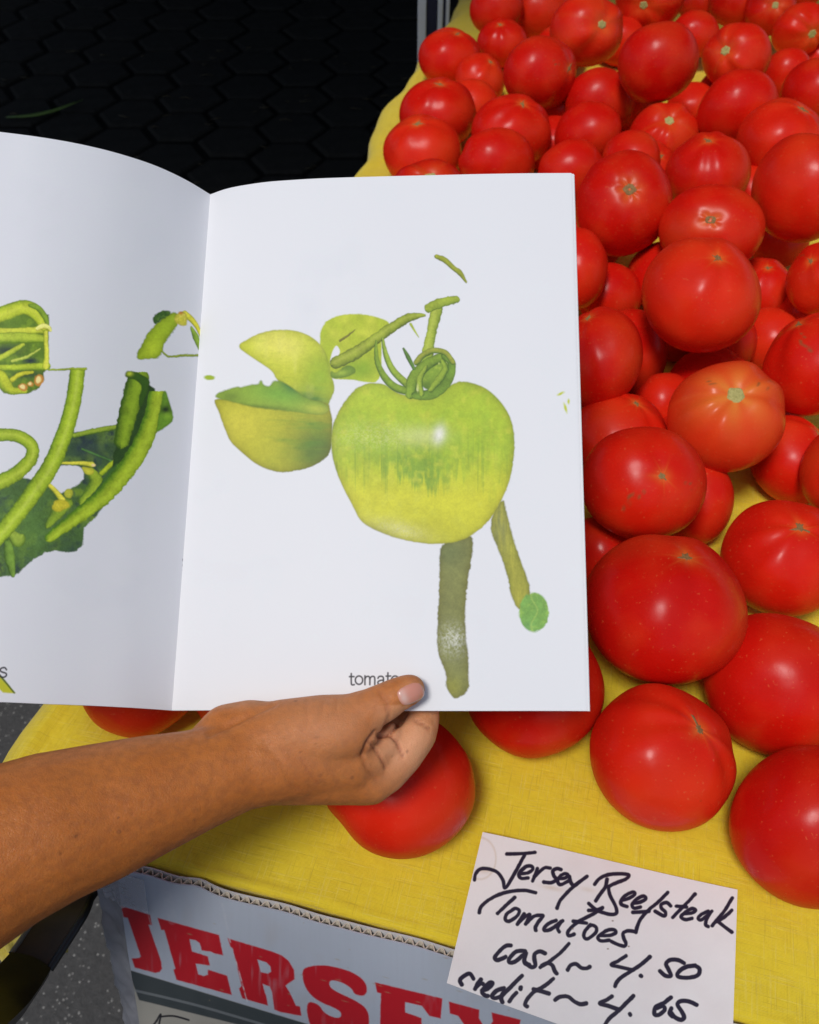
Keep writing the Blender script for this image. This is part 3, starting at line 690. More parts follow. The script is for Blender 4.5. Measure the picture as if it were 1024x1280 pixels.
    ("small shaded tomato at the right edge below the darkest far corner one", 73, 0.6044, 1.3838, 0.8710, 0.0252, 0.0253, 0.0253, 0.53, 0.56, -0.28, 'n'),
]
DEEP = [
    ("shaded tomato in the dark gap below the left side of the big central one", 74, 0.2593, 0.7107, 0.8747, 0.0285, 0.0294, 0.0289, -0.03, 0.51, -0.56, 'n'),
    ("shaded tomato between the book and the two largest near tomatoes", 75, 0.1423, 0.4298, 0.8748, 0.0279, 0.0287, 0.0283, 0.66, 0.54, -0.65, 'n'),
    ("shaded tomato left of the ball-like one, above the flat ribbed one", 76, 0.2991, 1.1943, 0.8813, 0.0385, 0.0352, 0.0368, -0.04, 1.00, -0.05, 'n'),
    ("tomato glimpsed between the pale-star ribbed one and the white-highlight one", 77, 0.3138, 0.9540, 0.8853, 0.0390, 0.0360, 0.0375, 0.69, 0.31, -0.63, 'n'),
    ("tomato sliver between the white-highlight tomato and the largest orange-red one", 78, 0.3881, 0.9425, 0.8873, 0.0368, 0.0353, 0.0360, 0.37, 0.53, -0.29, 'n'),
    ("small tomato behind the second one up from the book corner, left side", 79, 0.1996, 1.1845, 0.8786, 0.0355, 0.0325, 0.0340, 0.39, 0.90, 0.03, 'n'),
    ("sliver of tomato under the large ribbed one with orange streaks", 80, 0.2239, 1.3913, 0.8806, 0.0388, 0.0337, 0.0362, -0.53, 0.66, -0.50, 'n'),
    ("sliver of tomato between the ribbed orange-streaked one and the ball-like one", 81, 0.3153, 1.4124, 0.8846, 0.0377, 0.0344, 0.0360, 0.42, 0.85, 0.08, 'n'),
    ("shaded tomato below the one with a green scar and orange rays", 82, 0.4316, 1.2404, 0.8787, 0.0369, 0.0343, 0.0356, -0.29, 0.67, -0.62, 'n'),
    ("shaded tomato tucked under the right foot of the big central one", 83, 0.2942, 0.6734, 0.8893, 0.0299, 0.0325, 0.0311, -0.21, 0.95, -0.29, 'n'),
    ("shaded tomato above the large glossy one at the right edge", 84, 0.3936, 0.7286, 0.8763, 0.0301, 0.0337, 0.0319, 0.32, 0.72, -0.03, 'n'),
    ("shaded tomato beneath the large glossy one at the right edge", 85, 0.3235, 0.6018, 0.8755, 0.0291, 0.0326, 0.0308, 0.61, 0.25, -0.69, 'n'),
    ("shaded tomato under the tall one with the open brown ring", 86, 0.2007, 0.8674, 0.8798, 0.0341, 0.0343, 0.0342, -0.08, 0.52, -0.62, 'n'),
    ("shaded tomato beneath the one with pale orange shoulders", 87, 0.2284, 0.5418, 0.8790, 0.0289, 0.0294, 0.0291, 0.30, 0.71, -0.30, 'n'),
    ("shaded tomato under the smooth plain one at the far right", 88, 0.4275, 1.0481, 0.8805, 0.0376, 0.0372, 0.0374, 0.27, 0.57, -0.79, 'n'),
    ("sliver of tomato under the top row, far right of the heap", 89, 0.5368, 1.5002, 0.8782, 0.0351, 0.0339, 0.0345, 0.88, 0.57, -0.49, 'n'),
    ("shaded tomato at the right edge above the largest orange-red one", 90, 0.5215, 1.1588, 0.8805, 0.0364, 0.0367, 0.0365, 0.35, 0.56, -0.71, 'n'),
    ("small tomato between the far left row and the squat brown-tipped one", 91, 0.0836, 1.2062, 0.8796, 0.0371, 0.0323, 0.0346, 0.08, 0.60, -0.68, 'n'),
    ("small tomato behind the orange-red one over the book's top edge", 92, 0.1791, 1.0933, 0.8794, 0.0374, 0.0338, 0.0356, 0.59, 0.31, -0.67, 'n'),
    ("sliver of tomato beside the book between the dull one and the flattened one", 93, 0.1619, 0.6006, 0.8816, 0.0329, 0.0335, 0.0332, 0.69, 0.83, -0.31, 'n'),
    ("shaded tomato filling the gap left of the orange-shouldered one", 94, 0.2217, 0.5837, 0.8908, 0.0284, 0.0273, 0.0278, -0.29, 0.93, -0.62, 'n'),
    ("sliver of tomato below the one with a dark crease, far left", 95, 0.1960, 1.2425, 0.8779, 0.0361, 0.0311, 0.0335, -0.40, 0.78, -0.28, 'n'),
]
for row in TOMATOES: tomato(*row)
for row in DEEP: tomato(*row, 'tomatoes deep in the gaps of the heap')
# the part of the heap that lies under the open book
HID = [(-.17, .41), (-.07, .40), (.025, .395), (-.12, .50), (-.02, .50), (.08, .49), (-.06, .60), (.04, .60), (-.005, .70), (.10, .68), (.02, .80), (.11, .84), (.06, .90)]
for k, (x, y) in enumerate(HID):
    tomato('tomato lying out of sight on the cloth beneath the open book', 200+k, x, y, TZ+.041, .046, .043, .043, .2, .3, .9, 'n', 'tomatoes hidden beneath the book')

# ------------------------------------------------------------------ the handwritten price card
sg = {(0, 0): on_height(603.5, 1040, TZ+.0042), (1, 0): on_height(922, 1112, TZ+.0042), (0, 1): on_height(558.5, 1230, TZ+.0085), (1, 1): on_height(914, 1358, TZ+.0085)}
def sign_pt(s, t):
    s = np.asarray(s, float)[..., None]; t = np.asarray(t, float)[..., None]
    p = sg[0, 0]*(1-s)*(1-t)+sg[1, 0]*s*(1-t)+sg[0, 1]*(1-s)*t+sg[1, 1]*s*t
    return p+np.array([0, 0, 1.])*(.0022*np.sin(math.pi*s)*np.sin(math.pi*t)+.0008*np.sin(math.pi*2*s)*(1-t)+.002*np.exp(-((s-0)/.12)**2)*np.exp(-((t-1)/.2)**2))
sh = Sheet(1150, 900, sign_pt, (.81, .785, .765), 21)
sh.C *= (1+.02*sh.vn(30)+.01*sh.vn(3))[..., None]
sh.lay(np.clip(sh.vn(45)-.1, 0, 1), (.70, .60, .58), .35)
ring = np.exp(-((np.hypot((sh.X-600)/20, (sh.Y-1073)/26)-1)/.06)**2); sh.lay(ring, (.55, .42, .24), .35)
sh.lay(sh.glow(690, 1110, 14, 3, .2)*.6+sh.glow(606, 1088, 10, 4)*.6+sh.glow(735, 1112, 10, 3, .2)*.4, (.60, .44, .26), .7)
s1 = lambda *p: [(580+x/5.12, 1030+y/5.12) for x, y in p]
s2 = lambda *p: [(740+x/5.12, 1060+y/5.12) for x, y in p]
s3 = lambda *p: [(550+x/5.12, 1160+y/5.12) for x, y in p]
s4 = lambda *p: [(740+x/5.12, 1160+y/5.12) for x, y in p]
INK = [
 s1((275, 192), (360, 190), (455, 182)), s1((388, 200), (350, 270), (300, 360), (262, 410), (250, 360), (215, 310), (160, 288), (105, 288), (75, 320), (68, 358)),
 s1((360, 318), (410, 312), (440, 290), (432, 270), (400, 272), (365, 300), (352, 330), (370, 348), (410, 345)),
 s1((470, 285), (455, 330), (440, 365)), s1((452, 335), (490, 300), (520, 280), (552, 282)),
 s1((622, 292), (595, 285), (570, 300), (575, 330), (590, 355), (560, 375), (512, 372)),
 s1((610, 350), (650, 345), (665, 325), (645, 318), (615, 335), (600, 365), (615, 388), (650, 375), (668, 365)),
 s1((675, 335), (685, 375), (705, 392), (740, 370), (788, 335)), s1((740, 370), (680, 420), (620, 485), (596, 538)),
 s1((98, 568), (110, 530), (160, 485), (230, 450), (310, 430), (390, 425), (460, 440)), s1((325, 470), (270, 520), (215, 572)),
 s1((320, 545), (275, 575), (265, 610), (290, 622), (340, 590), (355, 555), (330, 540), (310, 548)),
 s1((385, 575), (365, 605), (342, 642)), s1((350, 630), (390, 595), (420, 580), (415, 600), (395, 640)), s1((405, 630), (450, 590), (490, 585), (505, 590), (475, 630), (458, 660), (460, 680)),
 s1((590, 618), (545, 635), (515, 665), (520, 682), (560, 672), (610, 635), (632, 620)), s1((622, 625), (600, 665), (610, 690)),
 s1((885, 540), (820, 580), (750, 615), (700, 650), (665, 690), (672, 715), (705, 705)), s1((700, 622), (740, 628), (785, 635)),
 s1((810, 645), (775, 685), (768, 720), (790, 735), (840, 700), (848, 665), (825, 648), (805, 652)),
 s2((58, 560), (110, 560), (150, 545), (145, 525), (105, 525), (60, 550), (38, 575), (60, 595), (110, 590)),
 s2((275, 535), (235, 530), (200, 545), (205, 580), (218, 610), (205, 628), (160, 615), (125, 598)),
 s2((18, 232), (50, 195), (100, 172), (170, 165), (235, 172), (215, 200), (150, 225), (105, 248)), s2((97, 200), (85, 250), (50, 300), (25, 338)), s2((105, 248), (115, 300), (150, 370), (158, 415), (120, 425), (60, 410), (20, 390), (-20, 355)), s2((-20, 400), (30, 395), (68, 382)),
 s2((190, 335), (240, 320), (275, 295), (262, 282), (220, 300), (190, 330), (188, 360), (225, 375)),
 s2((262, 355), (310, 345), (345, 325), (330, 308), (290, 325), (258, 360), (270, 385), (310, 378)),
 s2((485, 285), (430, 340), (365, 395), (315, 450), (288, 510), (282, 540)), s2((262, 412), (310, 410), (365, 405)),
 s2((505, 372), (480, 350), (445, 360), (445, 385), (470, 410), (462, 435), (405, 405)),
 s2((660, 295), (610, 350), (560, 400), (518, 445)), s2((540, 372), (580, 375), (605, 378)),
 s2((590, 420), (640, 415), (662, 398), (640, 388), (600, 410), (570, 440), (600, 458), (640, 450)),
 s2((745, 405), (700, 425), (680, 450), (700, 460), (740, 430), (768, 405)), s2((755, 415), (735, 455), (728, 490), (745, 503)),
 s2((898, 320), (850, 400), (800, 460), (770, 498)), s2((895, 398), (850, 440), (790, 475)), s2((800, 465), (850, 505), (895, 538)),
 s3((455, 112), (420, 115), (375, 155), (352, 190), (370, 205), (420, 185)),
 s3((545, 148), (490, 150), (445, 195), (445, 220), (480, 215), (530, 175), (552, 160), (540, 200), (545, 225), (570, 235)),
 s3((672, 162), (640, 150), (608, 165), (605, 200), (610, 240), (585, 250), (550, 225)),
 s3((825, 100), (770, 160), (700, 215), (642, 252)), s3((655, 240), (690, 225), (720, 240), (735, 275), (748, 292)),
 s3((818, 268), (835, 240), (870, 230), (905, 255), (940, 258), (958, 248)),
 s3((215, 325), (190, 292), (150, 310), (128, 335), (140, 362)), s3((262, 330), (240, 360), (225, 390)), s3((235, 375), (262, 355), (275, 358)),
 s3((270, 400), (310, 385), (338, 355), (318, 350), (285, 380), (270, 410), (290, 432), (308, 435)),
 s3((410, 385), (365, 400), (335, 430), (345, 448), (385, 440), (430, 400), (525, 305)), s3((410, 405), (392, 445), (400, 475)),
 s3((490, 415), (465, 440), (445, 470)), s3((518, 380), (516, 390)),
 s3((725, 325), (670, 370), (600, 410), (560, 455), (545, 490), (558, 502)), s3((600, 392), (650, 405), (698, 420)),
 s3((738, 460), (770, 440), (820, 440), (860, 470), (900, 488), (936, 482)),
 s4((218, 178), (170, 210), (125, 235), (180, 250), (260, 268)), s4((370, 185), (320, 230), (260, 270), (190, 315), (160, 345), (148, 372)), s4((312, 305), (316, 308)),
 s4((590, 225), (550, 205), (500, 205), (475, 230), (490, 265), (505, 305), (470, 305), (435, 275)),
 s4((660, 240), (600, 250), (552, 285), (555, 312), (620, 318), (680, 300), (688, 262), (660, 242), (630, 242)),
 s4((128, 438), (95, 460), (52, 482), (110, 500), (170, 522)), s4((265, 435), (220, 480), (170, 530), (110, 580), (80, 630)), s4((243, 550), (246, 556)),
 s4((505, 445), (460, 480), (410, 505), (400, 550), (430, 555), (465, 525), (455, 500), (415, 515)),
 s4((508, 515), (498, 545), (515, 565)), s4((670, 492), (620, 470), (570, 468), (548, 490), (575, 535), (590, 570), (570, 588), (530, 570), (510, 545))]
for q in INK:
    bold = 2.75 if q[0][0] < 700 and q[0][1] > 1180 or q[0][1] > 1195 else 2.4
    ws = [bold*(.92+.16*sh.rs.rand()) for _ in q]
    sh.lay(sh.stroke(q, ws, .25)[0], (.014, .010, .028))
for x, y in ((760, 1186), (786, 1183), (766, 1151), (716, 1161)): sh.lay(sh.ell(x, y, 1.1, .8), (.20, .14, .09))
Sg, Tg = np.meshgrid(np.linspace(0, 1, 50), np.linspace(0, 1, 34))
card = link('price_card', slab_from_grid(sign_pt(Sg, Tg), .0004, 'price_card'), mat_image('price_card_paper', sh.image('price_card_print'), .5, 120), smooth=True)
tag(card, 'off-white card with black handwritten tomato prices lying on the yellow cloth', 'price card')

# ------------------------------------------------------------------ the open book
def curve(keys):
    k = np.array(keys, float)
    def f(s):
        x = k[:, 0]; out = []
        s = np.clip(s, x[0], x[-1])
        for c in range(1, k.shape[1]):
            y = k[:, c]; d = np.gradient(y, x); i = np.clip(np.searchsorted(x, s)-1, 0, len(x)-2); h = x[i+1]-x[i]; t = (s-x[i])/h
            out.append((2*t**3-3*t**2+1)*y[i]+(t**3-2*t**2+t)*h*d[i]+(-2*t**3+3*t**2)*y[i+1]+(t**3-t**2)*h*d[i+1])
        return out
    return f
def deeper(keys, k=1.32): return [(s, x, y, keys[0][3]+(z-keys[0][3])*k) for s, x, y, z in keys]
RT = curve([(0, 263, 243, .537), (.04, 280, 237, .5315), (.12, 318, 230, .526), (.25, 375, 225, .5205), (.45, 465, 221, .516), (.7, 578, 218.5, .5135), (1, 714, 216.5, .5115)])
RB = curve([(0, 215, 888, .468), (.04, 236, 888, .4645), (.12, 277, 888, .4605), (.25, 345, 888, .4565), (.45, 448, 888, .4535), (.7, 578, 888, .451), (1, 733, 888.5, .449)])
LT = curve(deeper([(0, 263, 243, .537), (.05, 240, 229, .530), (.13, 203, 211, .520), (.24, 152, 193.5, .508), (.35, 100, 180.5, .499), (.46, 50, 171.5, .4925), (.57, 0, 165, .488), (1, -196, 151, .472)]))
LB = curve(deeper([(0, 215, 888, .468), (.05, 193, 886.5, .463), (.13, 157, 884.5, .455), (.24, 105, 882, .446), (.35, 55, 880, .4385), (.46, 5, 877.5, .4325), (.57, -45, 875.5, .4275), (1, -240, 869, .412)]))
def page_fn(top, bot):
    def f(s, t):
        s = np.asarray(s, float); t = np.asarray(t, float); sh0 = s.shape; s = s.ravel(); t = t.ravel()[:, None]
        def P(c):
            x, y, z = c(s); return ORI+z[:, None]*(((x-512)/FPX)[:, None]*RIGHT-((y-640)/FPX)[:, None]*UPC+FWD)
        p = P(top)*(1-t)+P(bot)*t
        p = p+(-FWD)*(.0006*np.sin(3*s+5*t[:, 0])+.0005*np.sin(9*s-4*t[:, 0]))[:, None]*np.minimum(1, s/.1)[:, None]
        return p.reshape(*sh0, 3)
    return f
page_r, page_l = page_fn(RT, RB), page_fn(LT, LB)
PAPER = np.array([.79, .80, .815])
WR, WL = lin((219, 225, 236)), lin((186, 193, 213))
def prn(rgb, white): return np.clip(lin(rgb)*PAPER/white*np.array([1, 1, 1]), 0, 1)

def tube(sh, pts, w, c_mid, c_edge, wob=.8, hi=None, side=.25, white=None, flat=None):
    M, Pf, Sd = sh.stroke(pts, w, wob)
    if flat is not None: M = M*(sh.Y > flat+.5*sh.wob[0])
    jj = np.where(M.any(1))[0]; ii = np.where(M.any(0))[0]
    if not len(jj): return
    B = (slice(jj[0], jj[-1]+1), slice(ii[0], ii[-1]+1)); M = M[B]; Sd = Sd[B]
    f = np.clip(1-(Sd-side)**2/1.1+.12*sh.vn(9)[B], 0, 1)[..., None]
    n = sh.vn(6)[B][..., None]*.16+sh.vn(1.6)[B][..., None]*.16+sh.vn(14)[B][..., None]*.14-.30*np.clip(abs(Sd)-.72, 0, 1)[..., None]/.28
    col = prn(c_edge, white)*(1-f)+prn(c_mid, white)*f
    col = col*(1+n)
    if hi is not None:
        h = np.exp(-((Sd-side)/.25)**2)[..., None]*.35*(1+.4*sh.vn(10)[B][..., None]); col = col*(1-h)+prn(hi, white)*h
    M3 = M[..., None]; sh.C[B] = sh.C[B]*(1-M3)+M3*col

# right page ---------------------------------------------------------------
W_ = WR
sr = Sheet(900, 1260, page_r, PAPER, 31)
sr.C *= (1+.006*sr.vn(40)+.004*sr.vn(2))[..., None]
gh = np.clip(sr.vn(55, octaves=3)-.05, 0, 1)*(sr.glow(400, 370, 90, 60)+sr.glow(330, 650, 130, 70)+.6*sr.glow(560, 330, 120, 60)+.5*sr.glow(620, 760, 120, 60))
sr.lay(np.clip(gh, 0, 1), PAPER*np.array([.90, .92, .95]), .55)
k3 = lambda *p: [(400+x/3.012, 600+y/3.012) for x, y in p]
k4 = lambda *p: [(260+x/5.12, 380+y/5.12) for x, y in p]
k5 = lambda *p: [(400+x/3.764, 360+y/3.764) for x, y in p]
def blob(sh, M, cols, white, base, grain=.09):
    """cols: list of (weight field, colour)"""
    col = np.ones(sh.C.shape)*prn(base, white)
    for wf, c in cols:
        wf = np.clip(wf, 0, 1)[..., None]; col = col*(1-wf)+prn(c, white)*wf
    if hasattr(sh, 'D') and (sh.D[M > .9].min() if (M > .9).any() else -1) > 0:
        rim = np.clip(sh.D, 0, 60)[..., None]; col = col*(1-.22*np.exp(-rim/5)-.16*np.exp(-rim/1.3))
    col = col*(1+grain*.9*sh.vn(1.5)[..., None]+grain*.8*sh.vn(5)[..., None]+grain*.8*sh.vn(18)[..., None])
    M = M[..., None]; sh.C = sh.C*(1-M)+M*col
# legs of the cut-out
M = sr.poly(k3((455, 235), (575, 195), (577, 265), (553, 400), (547, 500), (548, 590), (560, 660), (558, 740), (565, 790), (520, 823), (500, 822), (470, 770), (480, 735), (440, 650), (443, 520), (450, 400), (450, 300)), 1, 1.0)
D = sr.D.copy()
blob(sr, M, [(np.exp(-D/3)*.8, (120, 120, 40)), (sr.glow(566, 800, 17, 17)*(.55+.9*sr.vn(1.8)), (190, 195, 185)), (sr.glow(566, 860, 14, 14)*.7, (146, 148, 52)), (sr.glow(560, 690, 24, 20)*.6, (96, 112, 70))], W_, (124, 130, 74), .16)
M = sr.poly(k3((630, 165), (690, 60), (700, 110), (730, 230), (770, 340), (800, 430), (752, 505), (715, 425), (712, 380), (680, 280)), 1, 1.0); D = sr.D.copy()
blob(sr, M, [(np.exp(-D/2.5)*.6, (120, 130, 40)), (sr.glow(625, 660, 12, 30)*.7, (120, 128, 84)), (np.clip(sr.vn(3, 1, 8), 0, 1)*.6, (188, 186, 74))], W_, (160, 162, 62), .13)
M = sr.ell(667.6, 765.3, 18.5, 24.5, 0, 1, 1.2)
blob(sr, M, [(np.clip(sr.vn(7), 0, 1), (150, 190, 84)), (sr.glow(660, 785, 8, 8)*.5, (90, 150, 96)), (np.exp(-((sr.X-668-4*np.sin(sr.Y/6))/1.4)**2)*.4, (170, 200, 100))], W_, (118, 168, 80), .16)
# leaf behind and left fruit
M = sr.poly(k5((5, 190), (30, 155), (80, 130), (150, 120), (240, 127), (330, 157), (322, 190), (292, 240), (290, 290), (290, 400), (270, 444), (220, 445), (150, 430), (60, 430), (20, 400), (0, 300), (0, 250)), .9, .6)
M = M*(1-sr.poly(k5((62, 290), (78, 266), (95, 292), (92, 312), (66, 350), (46, 358), (52, 320)), .8))
blob(sr, M, [(np.clip(sr.vn(16), 0, 1), (196, 206, 70)), (sr.glow(452, 462, 26, 16)*.9, (126, 164, 40)), (sr.glow(405, 440, 10, 30)*.5, (150, 176, 44))], W_, (172, 190, 52))
M = sr.poly(k4((188, 275), (230, 235), (330, 185), (430, 165), (520, 163), (620, 185), (700, 235), (750, 300), (780, 390), (785, 450), (812, 520), (806, 570), (780, 620), (770, 660), (640, 640), (540, 560), (440, 490), (415, 430), (340, 380), (250, 320)), .9, .5)
blob(sr, M, [(sr.glow(350, 430, 34, 20, .3), (216, 216, 100)), (sr.glow(400, 470, 22, 30)*.9, (140, 174, 46)), (sr.glow(388, 500, 26, 16)*1.0, (84, 132, 58)), (np.clip(sr.vn(3, 6, 1.3)-.1, 0, 1)*.7, (166, 184, 52)), (np.clip(sr.vn(9, 1, 3), 0, 1)*.35, (220, 222, 120)), (sr.glow(412, 440, 8, 30)*.5, (150, 180, 50))], W_, (192, 202, 62))
M = sr.poly(k4((40, 600), (45, 640), (70, 690), (100, 780), (140, 880), (200, 935), (240, 970), (300, 1020), (370, 1055), (450, 1078), (520, 1075), (640, 1055), (740, 1000), (790, 950), (800, 760), (785, 690), (770, 620), (400, 600)), .9, .6); D = sr.D.copy()
st = np.clip(sr.vn(5, 5, 1), 0, 1)
blob(sr, M, [(sr.glow(398, 562, 38, 38, .5)*1.1, (98, 124, 48)), (np.clip(sr.vn(3, 7, 1.2)+.05, 0, 1)*np.clip((sr.X-320)/60, 0, 1)*.7, (118, 150, 48)), (sr.glow(385, 540, 34, 22)*st*1.2, (92, 140, 52)), (sr.glow(408, 575, 22, 24)*.7, (88, 112, 54)), (np.exp(-D/5)*.4, (132, 130, 36)), (sr.glow(300, 530, 26, 26)*.6, (206, 200, 74))], W_, (180, 182, 56))
M = sr.poly(k4((40, 600), (60, 572), (95, 555), (190, 525), (210, 535), (235, 525), (295, 512), (325, 515), (332, 492), (346, 488), (355, 518), (395, 528), (410, 500), (432, 488), (480, 495), (560, 550), (640, 610), (720, 620), (770, 650), (776, 690), (720, 714), (620, 700), (540, 690), (400, 675), (280, 660), (150, 625)), 1.2, .5)
blob(sr, M, [(sr.glow(350, 492, 34, 12, .2), (120, 168, 62)), (sr.glow(290, 495, 14, 6)*.9, (112, 140, 52)), (sr.glow(398, 512, 18, 6, .15), (176, 190, 74)), (sr.glow(362, 482, 14, 8, .7)*.9, (74, 132, 66)), (sr.glow(330, 509, 34, 3, .08)*.8, (110, 138, 50))], W_, (142, 174, 64))
# stems
tube(sr, k5((75, 352), (160, 310), (250, 250), (340, 185), (420, 140), (492, 128)), [7.5, 8, 7, 6.2, 5.5, 1.6], (150, 168, 52), (96, 116, 30), .7, (176, 186, 84), white=W_)
M = sr.poly(k5((75, 405), (120, 360), (165, 372), (170, 400), (130, 418), (90, 425), (50, 425), (50, 385)), .8, .5); blob(sr, M, [(sr.glow(425, 466, 10, 4), (160, 190, 70))], W_, (110, 146, 50))
tube(sr, k5((95, 248), (130, 225), (165, 197)), [1.5, 1.2, .5], (120, 120, 50), (100, 100, 40), .3, white=W_)
tube(sr, k5((508, 300), (525, 210), (550, 100)), [7.5, 6, 7.5], (164, 182, 66), (116, 140, 40), .8, (186, 200, 96), white=W_)
tube(sr, k5((512, 95), (560, 72), (640, 54)), [5.5, 6.5, 4.5], (158, 178, 60), (112, 138, 40), .8, white=W_)
tube(sr, k5((427, 170), (445, 200), (465, 232)), [1.6, 1.2, .4], (170, 190, 60), (150, 170, 50), .3, white=W_)
# the main fruit
M = sr.poly(k5((380, 500), (340, 478), (300, 448), (230, 446), (180, 465), (140, 500), (95, 565), (60, 640), (50, 740), (68, 840), (108, 940), (155, 1025), (190, 1100), (260, 1140), (350, 1175), (460, 1200), (560, 1206), (660, 1192), (722, 1158), (785, 1110), (840, 1030), (885, 935), (910, 830), (919, 710), (900, 610), (850, 530), (780, 468), (700, 440), (635, 440), (580, 485), (480, 518)), .9, .5); D = sr.D.copy()
th = np.arctan2(sr.X-528, (sr.Y-470)*1.0+1e-6)
streak = .55*sr.vn(3.2, 1.6, 9)+.7*sr.vn(9, 1.2, 1.5, 3); streakb = np.clip(.5*sr.vn(2.2, 2, 14)+.9*sr.vn(12, 1, 2, 3), 0, 1)
band = np.exp(-((sr.Y-583-8*np.cos((sr.X-528)/40))/24)**2)
n1 = sr.vn(5, 1, 400, 3); n1b = sr.vn(2.2, 1, 60, 2); ctr = np.exp(-((sr.X-520)/48)**2)
smk = np.clip((sr.Y-548-10*sr.vn(9))/22, 0, 1)*np.clip((586+26*ctr+34*n1-sr.Y)/12, 0, 1)*(.30+.62*ctr)*np.clip(.85+.9*sr.vn(4, 1, 2, 3), 0, 1)*sr.glow(530, 580, 130, 70)
smk2 = np.clip((sr.Y-520)/40, 0, 1)*np.clip((600+40*n1b-sr.Y)/14, 0, 1)*np.clip(n1b*2.2-.3, 0, 1)*.55*sr.glow(530, 580, 125, 60)
smk = np.clip(smk*1.1, 0, .85); lower = np.clip((sr.Y-600)/50, 0, 1)
blob(sr, M, [(np.clip((sr.Y-560)/60, 0, 1)*.85, (206, 206, 56)), (smk, (120, 160, 58)), (smk2, (108, 148, 56)), (np.clip(sr.vn(13, octaves=3)*1.6, 0, 1)*np.clip((600-sr.Y)/40, 0, 1)*.55, (146, 182, 50)), (np.clip(sr.vn(10, octaves=3)*1.5-.1, 0, 1)*.5, (200, 206, 72)),
   (np.exp(-((sr.Y-540)/35)**2)*np.clip(sr.vn(7, 1, 5), 0, 1)*.6, (146, 184, 56)), (np.clip(sr.vn(2.6, 1.5, 12)*sr.vn(14)*3, 0, 1)*np.clip(1-D/40, 0, 1)*np.clip(1-abs(sr.Y-580)/70, 0, 1)*.9, (140, 170, 50)),
   (np.exp(-D/6)*.35, (148, 150, 40)), (sr.glow(500, 490, 70, 22)*.35, (188, 206, 70)), (sr.glow(470, 545, 50, 16)*.4*(.6+sr.vn(1.4)), (206, 216, 150)), (sr.glow(528, 545, 30, 12)*.55, (204, 212, 150)), (sr.glow(549, 543, 7, 11, .25)*.95, (226, 230, 226)),
   (sr.glow(545, 660, 34, 14, -.3)*.55, (176, 178, 50)), (sr.glow(500, 662, 34, 10, .25)*.75*(.7+.5*sr.vn(1.3)), (204, 206, 150)), (sr.glow(470, 668, 26, 8, .4)*.6, (150, 152, 92))], W_, (168, 194, 52), .10)
# calyx
g1, g2 = (128, 160, 52), (78, 112, 36)
M = sr.ell(541.5, 466, 22, 22, 0, 1, 1.5); blob(sr, M, [(np.clip(sr.vn(5), 0, 1), (168, 190, 66)), (sr.glow(530, 485, 14, 10), (84, 118, 40))], W_, (126, 158, 52), .14)
for q, ww, cc in ((((265, 250), (268, 340), (305, 420), (360, 470), (440, 490)), [1.2, 3, 4.5, 5, 5], g1), (((295, 235), (312, 320), (350, 395), (430, 470)), [1.2, 3.5, 4.2, 5], (150, 178, 62)),
    (((425, 500), (440, 430), (490, 370), (560, 330), (590, 330)), [6, 8, 7, 6, 4], g1), (((585, 320), (618, 350), (612, 410), (580, 460), (520, 500), (450, 505)), [4, 5, 6, 7, 7, 5], (112, 148, 50)),
    (((455, 350), (480, 320), (530, 295), (590, 305), (625, 350)), [4, 4, 3.5, 3.5, 3], (150, 160, 60)), (((480, 500), (470, 430), (500, 370)), [3, 4, 2], (150, 176, 62)), (((520, 480), (560, 430), (590, 380), (575, 340)), [3, 5, 4, 2], (140, 168, 56))):
    tube(sr, k5(*q), ww, cc, g2, .5, white=W_)
for q in ((460, 470, 5, 17), (560, 355, 3, 4)): sr.lay(sr.ell(*k5((q[0], q[1]))[0], q[2]/3.7, q[3]/3.7), prn((190, 206, 120), W_))
tube(sr, k5((393, 285), (415, 325), (443, 380)), [1.3, 2.8, 2], (92, 134, 56), (54, 90, 34), .4, white=W_)
for q, w in (([(546, 321), (556, 325), (567, 335), (575, 341), (583, 353)], [2.6, 3.4, 3, 3.4, 1]),): tube(sr, q, w, (150, 160, 50), (96, 110, 30), 1.2, white=W_)
sr.lay(sr.ell(262, 472, 6.5, 3, 0, .8, .6), prn((150, 176, 52), W_))
for e in ((701, 492, 4.5, 1.6, -.4), (707, 510, 1.6, 6, -.3), (711, 502, 1.5, 3, 0)): sr.lay(sr.ell(*e, .8, .6), prn((186, 200, 66), W_))
# caption
def text(sh, strokes, w, col): 
    for q in strokes: sh.lay(sh.stroke(q, w, 0, .5)[0], col)
gl = lambda ox, *ps: [[(ox+x, y) for x, y in p] for p in ps]
y0, y1 = 844.6, 855.4
def o_(x): return [[(x+4.6*math.cos(a)-0, 850.2+5.2*math.sin(a)) for a in np.linspace(0, 2*math.pi, 13)]]
BLK = prn((44, 42, 50), W_)
cap = [[(439.2, 842), (439.2, 853.5), (440.3, 856), (443, 855.8)], [(437, 845.8), (442.6, 845.8)]]+o_(448.9)
cap += [[(456.3, 844.8), (456.3, 855.8)], [(456.3, 848.6), (458.2, 845.9), (461, 845.6), (462.4, 848), (462.4, 855.8)], [(462.4, 848.6), (464.4, 845.9), (467.2, 845.6), (468.6, 848), (468.6, 855.8)]]
cap += [[(472.6, 847.8), (474, 845.8), (477.2, 845.4), (479.3, 847.4), (479.3, 854.2), (480.6, 855.6)], [(479.3, 850), (475, 850.8), (472.6, 852.4), (473.2, 855.2), (476.2, 855.8), (479.3, 853)]]
cap += [[(485.0, 841), (485.0, 853), (486, 855.6), (488, 855.5)], [(482.8, 845.2), (488.4, 845)]]+o_(494)
text(sr, cap, .95, BLK)

